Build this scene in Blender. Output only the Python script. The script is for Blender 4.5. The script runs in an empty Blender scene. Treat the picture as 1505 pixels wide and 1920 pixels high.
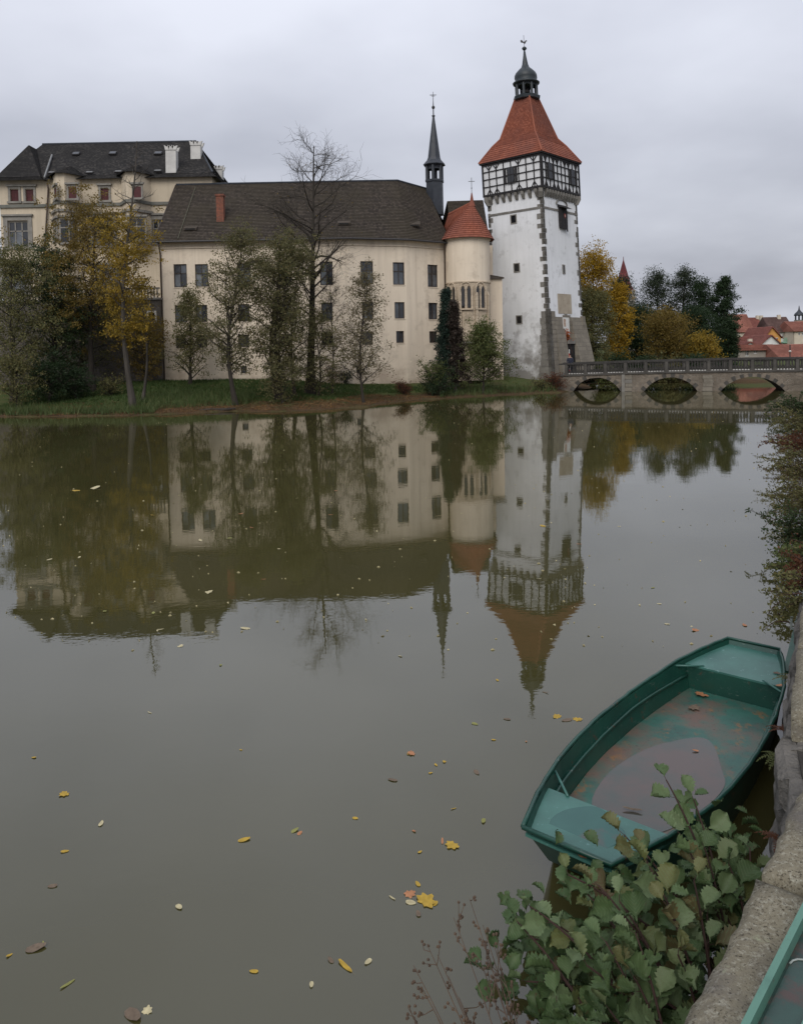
import bpy, bmesh, math, random
import numpy as np
from mathutils import Vector, Matrix
random.seed(7); rng = np.random.default_rng(11)
sc = bpy.context.scene; COL = sc.collection
rad = math.radians
# ------------------------------------------------------------------ camera
FPX, CX, CY = 1440.0, 752.5, 720.0            # lens in photograph pixels
PITCH, ROLL, HC = rad(2.6), rad(1.12), 3.9
_f = Vector((0, math.cos(PITCH), -math.sin(PITCH))); _u = Vector((0, math.sin(PITCH), math.cos(PITCH))); _r = Vector((1, 0, 0))
CR = _r*math.cos(ROLL) - _u*math.sin(ROLL); CU = _u*math.cos(ROLL) + _r*math.sin(ROLL); CF = _f
CAM = Vector((0, 0, HC))
cd = bpy.data.cameras.new('camera'); cam = bpy.data.objects.new('camera', cd); COL.objects.link(cam); sc.camera = cam
cam.matrix_world = Matrix(((CR.x, CU.x, -CF.x, 0), (CR.y, CU.y, -CF.y, 0), (CR.z, CU.z, -CF.z, HC), (0, 0, 0, 1)))
cd.sensor_fit = 'AUTO'; cd.sensor_width = 36; cd.lens = FPX/1920*36; cd.shift_y = -(960-CY)/1920
cd.clip_start = 0.05; cd.clip_end = 3000
def ray(x, y): return CF + CR*((x-CX)/FPX) + CU*((CY-y)/FPX)
def at(x, y, Y):                               # point of the place seen at a photograph pixel, at depth Y
    d = ray(x, y); return CAM + d*(Y/d.y)
def atz(x, y, z=0.0):
    d = ray(x, y); return CAM + d*((z-HC)/d.z)
# ------------------------------------------------------------------ world, sun, exposure
SUN_EL, SUN_AZ = rad(40), rad(196)             # azimuth clockwise from +Y: behind the camera, a little left
w = bpy.data.worlds.new('World'); sc.world = w; w.use_nodes = True
N = w.node_tree.nodes; L = w.node_tree.links; N.clear()
wo = N.new('ShaderNodeOutputWorld'); bg = N.new('ShaderNodeBackground'); bg.inputs[1].default_value = 0.1
sky = N.new('ShaderNodeTexSky'); sky.sky_type = 'NISHITA'; sky.sun_disc = False
sky.sun_elevation = SUN_EL; sky.sun_rotation = SUN_AZ; sky.air_density = 1.5; sky.dust_density = 4.0
tc = N.new('ShaderNodeTexCoord'); sep = N.new('ShaderNodeSeparateXYZ'); L.new(tc.outputs['Generated'], sep.inputs[0])
ab = N.new('ShaderNodeMath'); ab.operation = 'ABSOLUTE'; L.new(sep.outputs['Z'], ab.inputs[0])
add = N.new('ShaderNodeMath'); add.operation = 'ADD'; add.inputs[1].default_value = 0.22; L.new(ab.outputs[0], add.inputs[0])
dv = N.new('ShaderNodeVectorMath'); dv.operation = 'DIVIDE'; L.new(tc.outputs['Generated'], dv.inputs[0])
cmb = N.new('ShaderNodeCombineXYZ')
for i in range(3): L.new(add.outputs[0], cmb.inputs[i])
L.new(cmb.outputs[0], dv.inputs[1])
nz = N.new('ShaderNodeTexNoise'); nz.inputs['Scale'].default_value = 1.15; nz.inputs['Detail'].default_value = 5; nz.inputs['Roughness'].default_value = 0.45
mp = N.new('ShaderNodeMapping'); mp.inputs['Location'].default_value = (3.1, 1.7, 0.4); mp.inputs['Scale'].default_value = (1.0, 1.0, 1)
L.new(dv.outputs[0], mp.inputs[0]); L.new(mp.outputs[0], nz.inputs['Vector'])
cr = N.new('ShaderNodeValToRGB'); cr.color_ramp.elements[0].position = 0.34; cr.color_ramp.elements[1].position = 0.68
cr.color_ramp.elements[0].color = (4.3, 4.48, 5.2, 1); cr.color_ramp.elements[1].color = (6.7, 6.92, 7.75, 1)
L.new(nz.outputs[0], cr.inputs[0])
el = N.new('ShaderNodeMapRange'); el.inputs[1].default_value = 0.0; el.inputs[2].default_value = 0.55; el.inputs[3].default_value = 0.74; el.inputs[4].default_value = 1.25
L.new(ab.outputs[0], el.inputs[0])                        # overcast sky: paler overhead than at the horizon
ml = N.new('ShaderNodeVectorMath'); ml.operation = 'SCALE'; L.new(cr.outputs[0], ml.inputs[0]); L.new(el.outputs[0], ml.inputs['Scale'])
mx = N.new('ShaderNodeMix'); mx.data_type = 'RGBA'; mx.inputs[0].default_value = 0.93
L.new(sky.outputs[0], mx.inputs[6]); L.new(ml.outputs[0], mx.inputs[7])
L.new(mx.outputs[2], bg.inputs[0]); L.new(bg.outputs[0], wo.inputs[0])
sd = bpy.data.lights.new('sun', 'SUN'); sd.energy = 1.5; sd.angle = rad(40); sd.color = (1, 0.96, 0.9)
so = bpy.data.objects.new('sun', sd); COL.objects.link(so); so.location = (-20, -40, 60)
so.rotation_euler = (math.pi/2 - SUN_EL, 0, math.pi - SUN_AZ)
sc.view_settings.view_transform = 'Standard'; sc.view_settings.look = 'None'; sc.view_settings.gamma = 1
sc.view_settings.exposure = 0.22
sc.render.engine = 'CYCLES'
# ------------------------------------------------------------------ materials
def nt(name):
    m = bpy.data.materials.new(name); m.use_nodes = True
    t = m.node_tree; b = t.nodes['Principled BSDF']; return m, t, b
def nd(t, typ, **kw):
    n = t.nodes.new(typ)
    for k, v in kw.items():
        if k in n.inputs: n.inputs[k].default_value = v
        else: setattr(n, k, v)
    return n
def rgba(c): return (c[0], c[1], c[2], 1)
def mixc(t, fac, a, b, blend='MIX'):
    m = nd(t, 'ShaderNodeMix', data_type='RGBA', blend_type=blend)
    for s, v in ((0, fac), (6, a), (7, b)):
        if hasattr(v, 'links') or hasattr(v, 'is_linked'): t.links.new(v, m.inputs[s])
        else: m.inputs[s].default_value = v if s == 0 else rgba(v)
    return m.outputs[2]
def pos(t, scale=(1, 1, 1)):
    g = nd(t, 'ShaderNodeNewGeometry'); m = nd(t, 'ShaderNodeMapping'); m.inputs['Scale'].default_value = scale
    t.links.new(g.outputs['Position'], m.inputs[0]); return m.outputs[0]
def noise(t, vec, scale, detail=4, rough=.55, lo=.35, hi=.65):
    n = nd(t, 'ShaderNodeTexNoise', Scale=scale, Detail=detail, Roughness=rough); t.links.new(vec, n.inputs['Vector'])
    r = nd(t, 'ShaderNodeMapRange'); r.inputs[1].default_value = lo; r.inputs[2].default_value = hi
    t.links.new(n.outputs[0], r.inputs[0]); return r.outputs[0]
def bump(t, b, h, strength=.3, dist=.02):
    n = nd(t, 'ShaderNodeBump', Strength=strength, Distance=dist); t.links.new(h, n.inputs['Height'])
    if b.inputs['Normal'].is_linked: t.links.new(b.inputs['Normal'].links[0].from_socket, n.inputs['Normal'])
    t.links.new(n.outputs[0], b.inputs['Normal'])
def mat(name, c1, c2=None, scale=1.5, rough=.85, bs=.25, bscale=25, bd=.01, spec=.3, metal=0, stretch=(1, 1, 1), c3=None, s3=8, lo3=.55, hi3=.68):
    m, t, b = nt(name); c2 = c2 or tuple(x*.75 for x in c1)
    p = pos(t, stretch); c = mixc(t, noise(t, p, scale), c1, c2)
    if c3: c = mixc(t, noise(t, p, s3, 6, .6, lo3, hi3), c, c3)
    t.links.new(c, b.inputs['Base Color']); b.inputs['Roughness'].default_value = rough
    b.inputs['Specular IOR Level'].default_value = spec; b.inputs['Metallic'].default_value = metal
    if bs: bump(t, b, noise(t, p, bscale, 5, .6, 0, 1), bs, bd)
    return m
def leafmat(name, cols, trans=.38, rough=.6):
    m, t, b = nt(name)
    g = nd(t, 'ShaderNodeNewGeometry'); r = nd(t, 'ShaderNodeValToRGB'); e = r.color_ramp.elements
    while len(e) < len(cols): e.new(.5)
    for i, c in enumerate(cols): e[i].position = i/(len(cols)-1); e[i].color = rgba(c)
    t.links.new(g.outputs['Random Per Island'], r.inputs[0])
    big = noise(t, pos(t), .7, 3, .5, .3, .7)              # whole boughs differ a little in hue
    c = mixc(t, big, r.outputs[0], tuple(x*.72 for x in cols[len(cols)//2]))
    t.links.new(c, b.inputs['Base Color']); b.inputs['Roughness'].default_value = rough; b.inputs['Specular IOR Level'].default_value = .25
    tr = nd(t, 'ShaderNodeBsdfTranslucent'); t.links.new(c, tr.inputs[0])
    mxs = nd(t, 'ShaderNodeMixShader'); mxs.inputs[0].default_value = trans
    t.links.new(b.outputs[0], mxs.inputs[1]); t.links.new(tr.outputs[0], mxs.inputs[2])
    t.links.new(mxs.outputs[0], t.nodes['Material Output'].inputs[0]); return m
def coursemat(name, c1, c2, c3, uw, rough=.85, moss=None):
    """roof covering: u in metres along the course, v counts courses; joints between single shingles or tiles"""
    m, t, b = nt(name); uv = nd(t, 'ShaderNodeUVMap'); sp = nd(t, 'ShaderNodeSeparateXYZ'); t.links.new(uv.outputs[0], sp.inputs[0])
    fl = nd(t, 'ShaderNodeMath', operation='FLOOR'); t.links.new(sp.outputs[1], fl.inputs[0])
    mo = nd(t, 'ShaderNodeMath', operation='MULTIPLY'); t.links.new(fl.outputs[0], mo.inputs[0]); mo.inputs[1].default_value = .37
    ud = nd(t, 'ShaderNodeMath', operation='DIVIDE'); t.links.new(sp.outputs[0], ud.inputs[0]); ud.inputs[1].default_value = uw
    ua = nd(t, 'ShaderNodeMath', operation='ADD'); t.links.new(ud.outputs[0], ua.inputs[0]); t.links.new(mo.outputs[0], ua.inputs[1])
    uf = nd(t, 'ShaderNodeMath', operation='FLOOR'); t.links.new(ua.outputs[0], uf.inputs[0])
    cell = nd(t, 'ShaderNodeCombineXYZ'); t.links.new(uf.outputs[0], cell.inputs[0]); t.links.new(fl.outputs[0], cell.inputs[1])
    wn = nd(t, 'ShaderNodeTexWhiteNoise', noise_dimensions='2D'); t.links.new(cell.outputs[0], wn.inputs['Vector'])
    r = nd(t, 'ShaderNodeValToRGB'); e = r.color_ramp.elements; e.new(.5)
    for i, c in enumerate((c1, c2, c3)): e[i].color = rgba(c); e[i].position = (0, .6, 1)[i]
    t.links.new(wn.outputs['Value'], r.inputs[0]); c = r.outputs[0]
    c = mixc(t, noise(t, pos(t), .35, 5, .6, .4, .7), c, moss or tuple(x*.6 for x in c2))
    t.links.new(c, b.inputs['Base Color']); b.inputs['Roughness'].default_value = rough; b.inputs['Specular IOR Level'].default_value = .25
    fr = nd(t, 'ShaderNodeMath', operation='FRACT'); t.links.new(ua.outputs[0], fr.inputs[0])
    pp = nd(t, 'ShaderNodeMath', operation='PINGPONG'); t.links.new(fr.outputs[0], pp.inputs[0]); pp.inputs[1].default_value = .5
    mr = nd(t, 'ShaderNodeMapRange'); mr.inputs[1].default_value = 0; mr.inputs[2].default_value = .08; t.links.new(pp.outputs[0], mr.inputs[0])
    bump(t, b, mr.outputs[0], .5, .02); return m
M = {}
def plaster(name, base, stain, dirt, dirt_top, dirt_amt, streak=.87):
    m, t, b = nt(name); p = pos(t)
    c = mixc(t, noise(t, p, .25, 5, .6, .35, .7), base, stain)
    st = noise(t, pos(t, (2.2, 2.2, .12)), 1.0, 5, .65, .45, .80)                     # rain streaks
    c = mixc(t, st, c, tuple(x*streak for x in stain))
    c = mixc(t, noise(t, p, .55, 8, .7, .56, .66), c, tuple(x*.86 for x in stain)); c = mixc(t, noise(t, p, 2.6, 7, .7, .62, .72), c, tuple(min(1, x*1.08) for x in base))   # patched and blotched coats
    sp = nd(t, 'ShaderNodeSeparateXYZ'); g = nd(t, 'ShaderNodeNewGeometry'); t.links.new(g.outputs['Position'], sp.inputs[0])
    zz = nd(t, 'ShaderNodeMapRange'); t.links.new(sp.outputs[2], zz.inputs[0])
    zz.inputs[1].default_value = dirt_top; zz.inputs[2].default_value = 1.0; zz.inputs[3].default_value = -.25; zz.inputs[4].default_value = dirt_amt
    n2 = nd(t, 'ShaderNodeTexNoise', Scale=.9, Detail=7, Roughness=.65); t.links.new(p, n2.inputs['Vector'])
    a = nd(t, 'ShaderNodeMath', operation='ADD', use_clamp=True); t.links.new(zz.outputs[0], a.inputs[0])
    s = nd(t, 'ShaderNodeMapRange'); s.inputs[1].default_value = .35; s.inputs[2].default_value = .65; s.inputs[3].default_value = -.5; s.inputs[4].default_value = .5
    t.links.new(n2.outputs[0], s.inputs[0]); t.links.new(s.outputs[0], a.inputs[1])
    c = mixc(t, a.outputs[0], c, dirt)                                                 # damp, flaked plaster near the ground
    t.links.new(c, b.inputs['Base Color']); b.inputs['Roughness'].default_value = .9; b.inputs['Specular IOR Level'].default_value = .2
    bump(t, b, noise(t, p, 6, 8, .65, 0, 1), .25, .03); return m
def blockmat(name, c1, c2, mortar, bw, bh, msize=.02, kx=(1, 1)):
    m, t, b = nt(name); g = nd(t, 'ShaderNodeNewGeometry'); sp = nd(t, 'ShaderNodeSeparateXYZ'); t.links.new(g.outputs['Position'], sp.inputs[0])
    a = nd(t, 'ShaderNodeMath', operation='MULTIPLY'); t.links.new(sp.outputs[0], a.inputs[0]); a.inputs[1].default_value = kx[0]
    d = nd(t, 'ShaderNodeMath', operation='MULTIPLY_ADD'); t.links.new(sp.outputs[1], d.inputs[0]); d.inputs[1].default_value = kx[1]; t.links.new(a.outputs[0], d.inputs[2])
    cv = nd(t, 'ShaderNodeCombineXYZ'); t.links.new(d.outputs[0], cv.inputs[0]); t.links.new(sp.outputs[2], cv.inputs[1])
    nz_ = nd(t, 'ShaderNodeTexNoise', Scale=1.3, Detail=3); t.links.new(g.outputs['Position'], nz_.inputs['Vector'])
    wv = nd(t, 'ShaderNodeMix', data_type='RGBA'); wv.inputs[0].default_value = .06; t.links.new(cv.outputs[0], wv.inputs[6]); t.links.new(nz_.outputs['Color'], wv.inputs[7])
    k = nd(t, 'ShaderNodeTexBrick', Scale=1.0); k.inputs['Brick Width'].default_value = bw; k.inputs['Row Height'].default_value = bh; k.inputs['Mortar Size'].default_value = msize; k.inputs['Mortar Smooth'].default_value = .4
    k.inputs['Color1'].default_value = rgba(c1); k.inputs['Color2'].default_value = rgba(c2); k.inputs['Mortar'].default_value = rgba(mortar); k.offset = .43; t.links.new(wv.outputs[2], k.inputs['Vector'])
    c = mixc(t, noise(t, pos(t), .8, 6, .65, .42, .7), k.outputs['Color'], tuple(x*.6 for x in c1)); c = mixc(t, noise(t, pos(t), 6, 6, .65, .5, .72), c, tuple(x*1.2 for x in c2))
    t.links.new(c, b.inputs['Base Color']); b.inputs['Roughness'].default_value = .92; b.inputs['Specular IOR Level'].default_value = .2
    iv = nd(t, 'ShaderNodeMath', operation='SUBTRACT'); iv.inputs[0].default_value = 1; t.links.new(k.outputs['Fac'], iv.inputs[1]); bump(t, b, iv.outputs[0], .5, .03); bump(t, b, noise(t, pos(t), 11, 6, .65, 0, 1), .5, .03); return m
M['cream'] = plaster('cream_plaster', (.71, .615, .49), (.63, .535, .42), (.43, .35, .27), 3.6, .8)
M['cream_old'] = plaster('old_cream_plaster', (.56, .48, .365), (.48, .41, .31), (.40, .34, .27), 3.0, .5)
M['white'] = plaster('white_limewash', (.76, .77, .79), (.66, .67, .68), (.235, .225, .21), 6.6, 1.15, .93)
M['stone'] = mat('grey_stone', (.20, .185, .16), (.13, .12, .105), 1.2, .9, .6, 9, .04, c3=(.27, .25, .22), s3=4)
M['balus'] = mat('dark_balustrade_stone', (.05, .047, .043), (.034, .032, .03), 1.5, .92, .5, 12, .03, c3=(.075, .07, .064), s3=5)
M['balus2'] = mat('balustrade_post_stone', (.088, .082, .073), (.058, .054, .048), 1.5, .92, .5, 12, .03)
M['quoin'] = mat('quoin_stone', (.21, .20, .18), (.145, .135, .12), 1.5, .9, .5, 12, .03)
M['ashlar'] = blockmat('sandstone_ashlar', (.47, .385, .285), (.52, .43, .325), (.37, .30, .225), .95, .42, .015)
M['surround'] = mat('window_stone', (.25, .235, .21), (.18, .17, .15), 2, .9, .3, 15, .02)
def rubble(name, c1, c2, mortar, sc_, stretch=(1, 1, 1.5), dist=.05):
    m, t, b = nt(name); p = pos(t, stretch)
    v = nd(t, 'ShaderNodeTexVoronoi', Scale=sc_, feature='F1'); t.links.new(p, v.inputs['Vector'])
    ve = nd(t, 'ShaderNodeTexVoronoi', Scale=sc_, feature='DISTANCE_TO_EDGE'); t.links.new(p, ve.inputs['Vector'])
    sepc = nd(t, 'ShaderNodeSeparateColor'); t.links.new(v.outputs['Color'], sepc.inputs[0])
    c = mixc(t, sepc.outputs[0], c1, c2); mr = nd(t, 'ShaderNodeMapRange'); mr.inputs[2].default_value = .09
    t.links.new(ve.outputs['Distance'], mr.inputs[0]); c = mixc(t, mr.outputs[0], mortar, c)
    c = mixc(t, noise(t, p, .6, 5, .6, .45, .75), c, tuple(x*.55 for x in c1))
    t.links.new(c, b.inputs['Base Color']); b.inputs['Roughness'].default_value = .92; b.inputs['Specular IOR Level'].default_value = .2
    bump(t, b, mr.outputs[0], .6, dist); bump(t, b, noise(t, p, 14, 5, .6, 0, 1), .4, .02); return m
M['rubble'] = rubble('rubble_masonry', (.215, .18, .142), (.15, .125, .10), (.21, .19, .16), 4.0, (1, 1, 1.35))
M['terrace'] = rubble('terrace_masonry', (.13, .115, .10), (.085, .075, .065), (.15, .135, .12), 2.2)
M['buttress'] = blockmat('buttress_masonry', (.235, .21, .17), (.185, .165, .135), (.145, .13, .11), .75, .40, .022, (.7, .7))
M['shingle'] = coursemat('dark_wood_shingles', (.032, .026, .021), (.046, .037, .030), (.074, .060, .048), .16, .9, (.052, .043, .030))
M['shingle_old'] = coursemat('black_shingles', (.022, .021, .021), (.038, .036, .035), (.072, .066, .06), .16, .9)
M['tile'] = coursemat('red_clay_tiles', (.185, .056, .033), (.24, .074, .042), (.29, .10, .06), .20, .85, (.165, .062, .045))
M['timber'] = mat('black_timber', (.016, .015, .017), (.028, .026, .026), 6, .75, .4, 30, .01)
M['copper'] = mat('dark_copper', (.013, .019, .023), (.022, .031, .035), 2, .5, .15, 12, .01, .5)
M['slate'] = mat('slate_blue_sheet', (.020, .024, .032), (.032, .037, .046), 3, .55, .2, 10, .01, .45)
M['iron'] = mat('black_iron', (.02, .02, .022), (.035, .03, .028), 8, .6, .1, 30, .005, .5)
M['pipe'] = mat('brown_drainpipe', (.045, .028, .022), (.06, .04, .03), 3, .5, .1, 20, .004, .5)
M['frame'] = mat('dark_window_frame', (.035, .026, .022), (.05, .038, .03), 5, .6, .1, 30, .003)
M['red_shutter'] = mat('oxblood_shutter', (.075, .016, .018), (.055, .012, .014), 4, .6, .2, 20, .005)
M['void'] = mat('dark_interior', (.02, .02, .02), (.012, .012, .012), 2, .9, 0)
M['brick'] = mat('orange_brick', (.24, .088, .055), (.14, .06, .042), 5, .9, .5, 14, .03, c3=(.10, .07, .055), s3=7)
M['chimney'] = mat('whitewashed_chimney', (.56, .55, .52), (.46, .45, .43), 1.5, .9, .2, 12, .02)
M['string'] = mat('verdigris_moulding', (.12, .125, .11), (.165, .16, .14), 1.5, .8, .3, 12, .01)
def glassmat(name, tint):
    m, t, b = nt(name); c = mixc(t, noise(t, pos(t), 1.3, 3, .5, .3, .7), tint, tuple(x*.5 for x in tint))
    t.links.new(c, b.inputs['Base Color']); b.inputs['Roughness'].default_value = .06; b.inputs['Specular IOR Level'].default_value = .7
    bump(t, b, noise(t, pos(t), 2.2, 2, .5, 0, 1), .12, .02); return m
M['glass'] = glassmat('old_window_glass', (.035, .04, .048))
M['glass_mid'] = glassmat('net_curtained_glass', (.085, .097, .112)); M['glass_pale'] = glassmat('pale_curtained_glass', (.15, .165, .18))
M['lead_glass'] = glassmat('dark_leaded_glass', (.014, .015, .018))
def barkmat(name, a, b_): return mat(name, a, b_, 2.5, .95, .7, 14, .03, .15, stretch=(1, 1, .25))
M['bark'] = barkmat('dark_bark', (.035, .03, .025), (.055, .048, .04))
M['bark_grey'] = barkmat('grey_bark', (.085, .075, .065), (.05, .045, .038))
M['bark_red'] = barkmat('reddish_twig_bark', (.06, .035, .03), (.04, .026, .022))
# ------------------------------------------------------------------ mesh helpers
def wloc(o):
    v = Vector((0, 0, 0))
    while o is not None: v += o.location; o = o.parent
    return v
def tag(o, label=None, cat=None, group=None, kind=None):
    if label: o['label'] = label
    if cat: o['category'] = cat
    if group: o['group'] = group
    if kind: o['kind'] = kind
    return o
def thing(name, loc, label, cat, group=None):
    o = bpy.data.objects.new(name, None); COL.objects.link(o); o.location = loc; o.empty_display_size = .3
    return tag(o, label, cat, group)
def link(name, me, parent=None, loc=None):
    o = bpy.data.objects.new(name, me); COL.objects.link(o)
    if parent: o.parent = parent
    if loc is not None: o.location = loc
    return o
def fast_mesh(name, V, F, mats, smooth=False, midx=None):
    V = np.asarray(V, np.float32).reshape(-1, 3); F = np.asarray(F, np.int32); k = F.shape[1]
    me = bpy.data.meshes.new(name); me.vertices.add(len(V)); me.vertices.foreach_set('co', V.ravel())
    me.loops.add(F.size); me.loops.foreach_set('vertex_index', F.ravel()); me.polygons.add(len(F))
    me.polygons.foreach_set('loop_start', np.arange(0, F.size, k, dtype=np.int32)); me.polygons.foreach_set('loop_total', np.full(len(F), k, np.int32))
    if smooth: me.polygons.foreach_set('use_smooth', np.ones(len(F), bool))
    for m in (mats if isinstance(mats, list) else [mats]): me.materials.append(m)
    if midx is not None: me.polygons.foreach_set('material_index', np.asarray(midx, np.int32))
    me.update(calc_edges=True); me.validate(); return me
class MB:
    def __init__(s): s.v = []; s.f = []; s.uv = {}
    def vv(s, p): s.v.append(tuple(p)); return len(s.v)-1
    def face(s, pts, uv=None):
        i = [s.vv(p) for p in pts]; s.f.append(i)
        if uv: s.uv[len(s.f)-1] = uv
    def box(s, o, u, v, w, bev=0):               # corner o and three edge vectors
        o, u, v, w = map(Vector, (o, u, v, w))
        if u.cross(v).dot(w) < 0: u, v = v, u
        c = [o, o+u, o+u+v, o+v, o+w, o+u+w, o+u+v+w, o+v+w]; b = len(s.v)
        s.v += [tuple(p) for p in c]
        for q in ((0, 3, 2, 1), (4, 5, 6, 7), (0, 1, 5, 4), (1, 2, 6, 5), (2, 3, 7, 6), (3, 0, 4, 7)): s.f.append([b+i for i in q])
        return s
    def prism(s, poly, w):                       # polygon swept by w
        w = Vector(w); poly = [Vector(p) for p in poly]; n = len(poly)
        nrm = sum(((poly[i]-poly[0]).cross(poly[(i+1) % n]-poly[0]) for i in range(n)), Vector())
        if nrm.dot(w) > 0: poly = poly[::-1]
        b = len(s.v); s.v += [tuple(p) for p in poly] + [tuple(p+w) for p in poly]
        s.f.append(list(range(b, b+n))); s.f.append([b+n+i for i in range(n)][::-1])
        for i in range(n):
            j = (i+1) % n; s.f.append([b+j, b+i, b+n+i, b+n+j])
        return s
    def tube(s, pts, radii, n=6, cap=True):
        pts = [Vector(p) for p in pts]
        if not hasattr(radii, '__len__'): radii = [radii]*len(pts)
        b0 = len(s.v); ref = Vector((.3, .9, .2))
        for i, p in enumerate(pts):
            d = (pts[min(i+1, len(pts)-1)] - pts[max(i-1, 0)]); d = d.normalized() if d.length > 1e-9 else Vector((0, 0, 1))
            a = d.cross(ref); a = a.normalized() if a.length > 1e-4 else d.orthogonal().normalized(); c = d.cross(a)
            for k in range(n):
                t = 2*math.pi*k/n; s.v.append(tuple(p + (a*math.cos(t) + c*math.sin(t))*radii[i]))
        for i in range(len(pts)-1):
            for k in range(n):
                a0 = b0+i*n+k; a1 = b0+i*n+(k+1) % n; s.f.append([a0, a1, a1+n, a0+n])
        if cap:
            s.f.append([b0+k for k in range(n)][::-1]); e = b0+(len(pts)-1)*n; s.f.append([e+k for k in range(n)])
        return s
    def lathe(s, prof, c, n=12, rot=0, sx=1, sy=1):
        c = Vector(c); b = len(s.v)
        for r, z in prof:
            for k in range(n):
                t = rot+2*math.pi*k/n; s.v.append((c.x+r*sx*math.cos(t), c.y+r*sy*math.sin(t), c.z+z))
        for i in range(len(prof)-1):
            for k in range(n):
                a0 = b+i*n+k; a1 = b+i*n+(k+1) % n; s.f.append([a0, a1, a1+n, a0+n])
        s.f.append([b+k for k in range(n)][::-1]); e = b+(len(prof)-1)*n; s.f.append([e+k for k in range(n)]); return s
    def courses(s, e0, e1, r0, r1, n, lift=.035, kick=None):
        """roof slope from eave e0-e1 to ridge r0-r1 laid in n stepped courses; eave-to-ridge seen from outside runs left to right"""
        e0, e1, r0, r1 = map(Vector, (e0, e1, r0, r1)); nr = (e1-e0).cross(((r0+r1)-(e0+e1))).normalized()
        if nr.z < 0: nr = -nr
        for i in range(n):
            a, b = i/n, (i+1)/n + .25/n
            b = min(b, 1)
            p0 = e0.lerp(r0, a) + nr*lift; p1 = e1.lerp(r1, a) + nr*lift; q1 = e1.lerp(r1, b); q0 = e0.lerp(r0, b)
            l0 = (p1-p0).length; o = (p0-e0).dot((e1-e0).normalized()) if (e1-e0).length > 1e-6 else 0
            s.face([p0, p1, q1, q0], [(o, i+.02), (o+l0, i+.02), (o+l0, i+.98), (o, i+.98)])
            d0 = e0.lerp(r0, a); d1 = e1.lerp(r1, a)
            s.face([d0 - nr*.02, d1 - nr*.02, p1, p0], [(o, i+.02), (o+l0, i+.02), (o+l0, i+.1), (o, i+.1)])
        return s
    def build(s, name, m, parent=None, smooth=False, shear=None):
        V = s.v
        if shear: V = [shear(p) for p in V]
        off = wloc(parent) if parent else None; base = None
        if parent is None:
            a = np.array(V); base = Vector(((a[:, 0].min()+a[:, 0].max())/2, (a[:, 1].min()+a[:, 1].max())/2, a[:, 2].min())); off = base
        V = [(p[0]-off.x, p[1]-off.y, p[2]-off.z) for p in V]
        me = bpy.data.meshes.new(name); me.from_pydata(V, [], s.f); me.materials.append(m)
        if s.uv:
            ul = me.uv_layers.new(name='UVMap')
            for fi, uv in s.uv.items():
                for k, li in enumerate(me.polygons[fi].loop_indices): ul.data[li].uv = uv[k]
        if smooth:
            for p in me.polygons: p.use_smooth = True
        return link(name, me, parent, base)
def kid(parent, name, m, fn, **kw):
    b = MB(); fn(b); return b.build(name, m, parent, **kw)
def on_wall(px, py, A, n):
    d = ray(px, py); A = Vector(A); n = Vector(n); return CAM + d*((A-CAM).dot(n)/d.dot(n))
Z = Vector((0, 0, 1))
def wall_panel(b, A, u, length, z0, z1, holes, n, depth=.3):
    """flat wall from A along u with real rectangular openings (u0,u1,z0,z1) and their reveals; n points outwards"""
    A, u, n = Vector(A), Vector(u), Vector(n)
    xs = sorted({0, length} | {h[0] for h in holes} | {h[1] for h in holes}); zs = sorted({z0, z1} | {h[2] for h in holes} | {h[3] for h in holes})
    P = lambda a, z: Vector((A.x, A.y, 0)) + u*a + Z*z
    flip = u.cross(Z).dot(n) < 0
    def q(pts): b.face(pts[::-1] if flip else pts)
    for i in range(len(xs)-1):
        for j in range(len(zs)-1):
            mx_, mz = (xs[i]+xs[i+1])/2, (zs[j]+zs[j+1])/2
            if any(h[0] < mx_ < h[1] and h[2] < mz < h[3] for h in holes): continue
            q([P(xs[i], zs[j]), P(xs[i+1], zs[j]), P(xs[i+1], zs[j+1]), P(xs[i], zs[j+1])])
    for a0, a1, c0, c1 in holes:
        D = -n*depth
        q([P(a0, c0), P(a1, c0), P(a1, c0)+D, P(a0, c0)+D][::-1]); q([P(a0, c1), P(a1, c1), P(a1, c1)+D, P(a0, c1)+D])
        q([P(a0, c0), P(a0, c1), P(a0, c1)+D, P(a0, c0)+D]); q([P(a1, c0), P(a1, c1), P(a1, c1)+D, P(a1, c0)+D][::-1])
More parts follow.
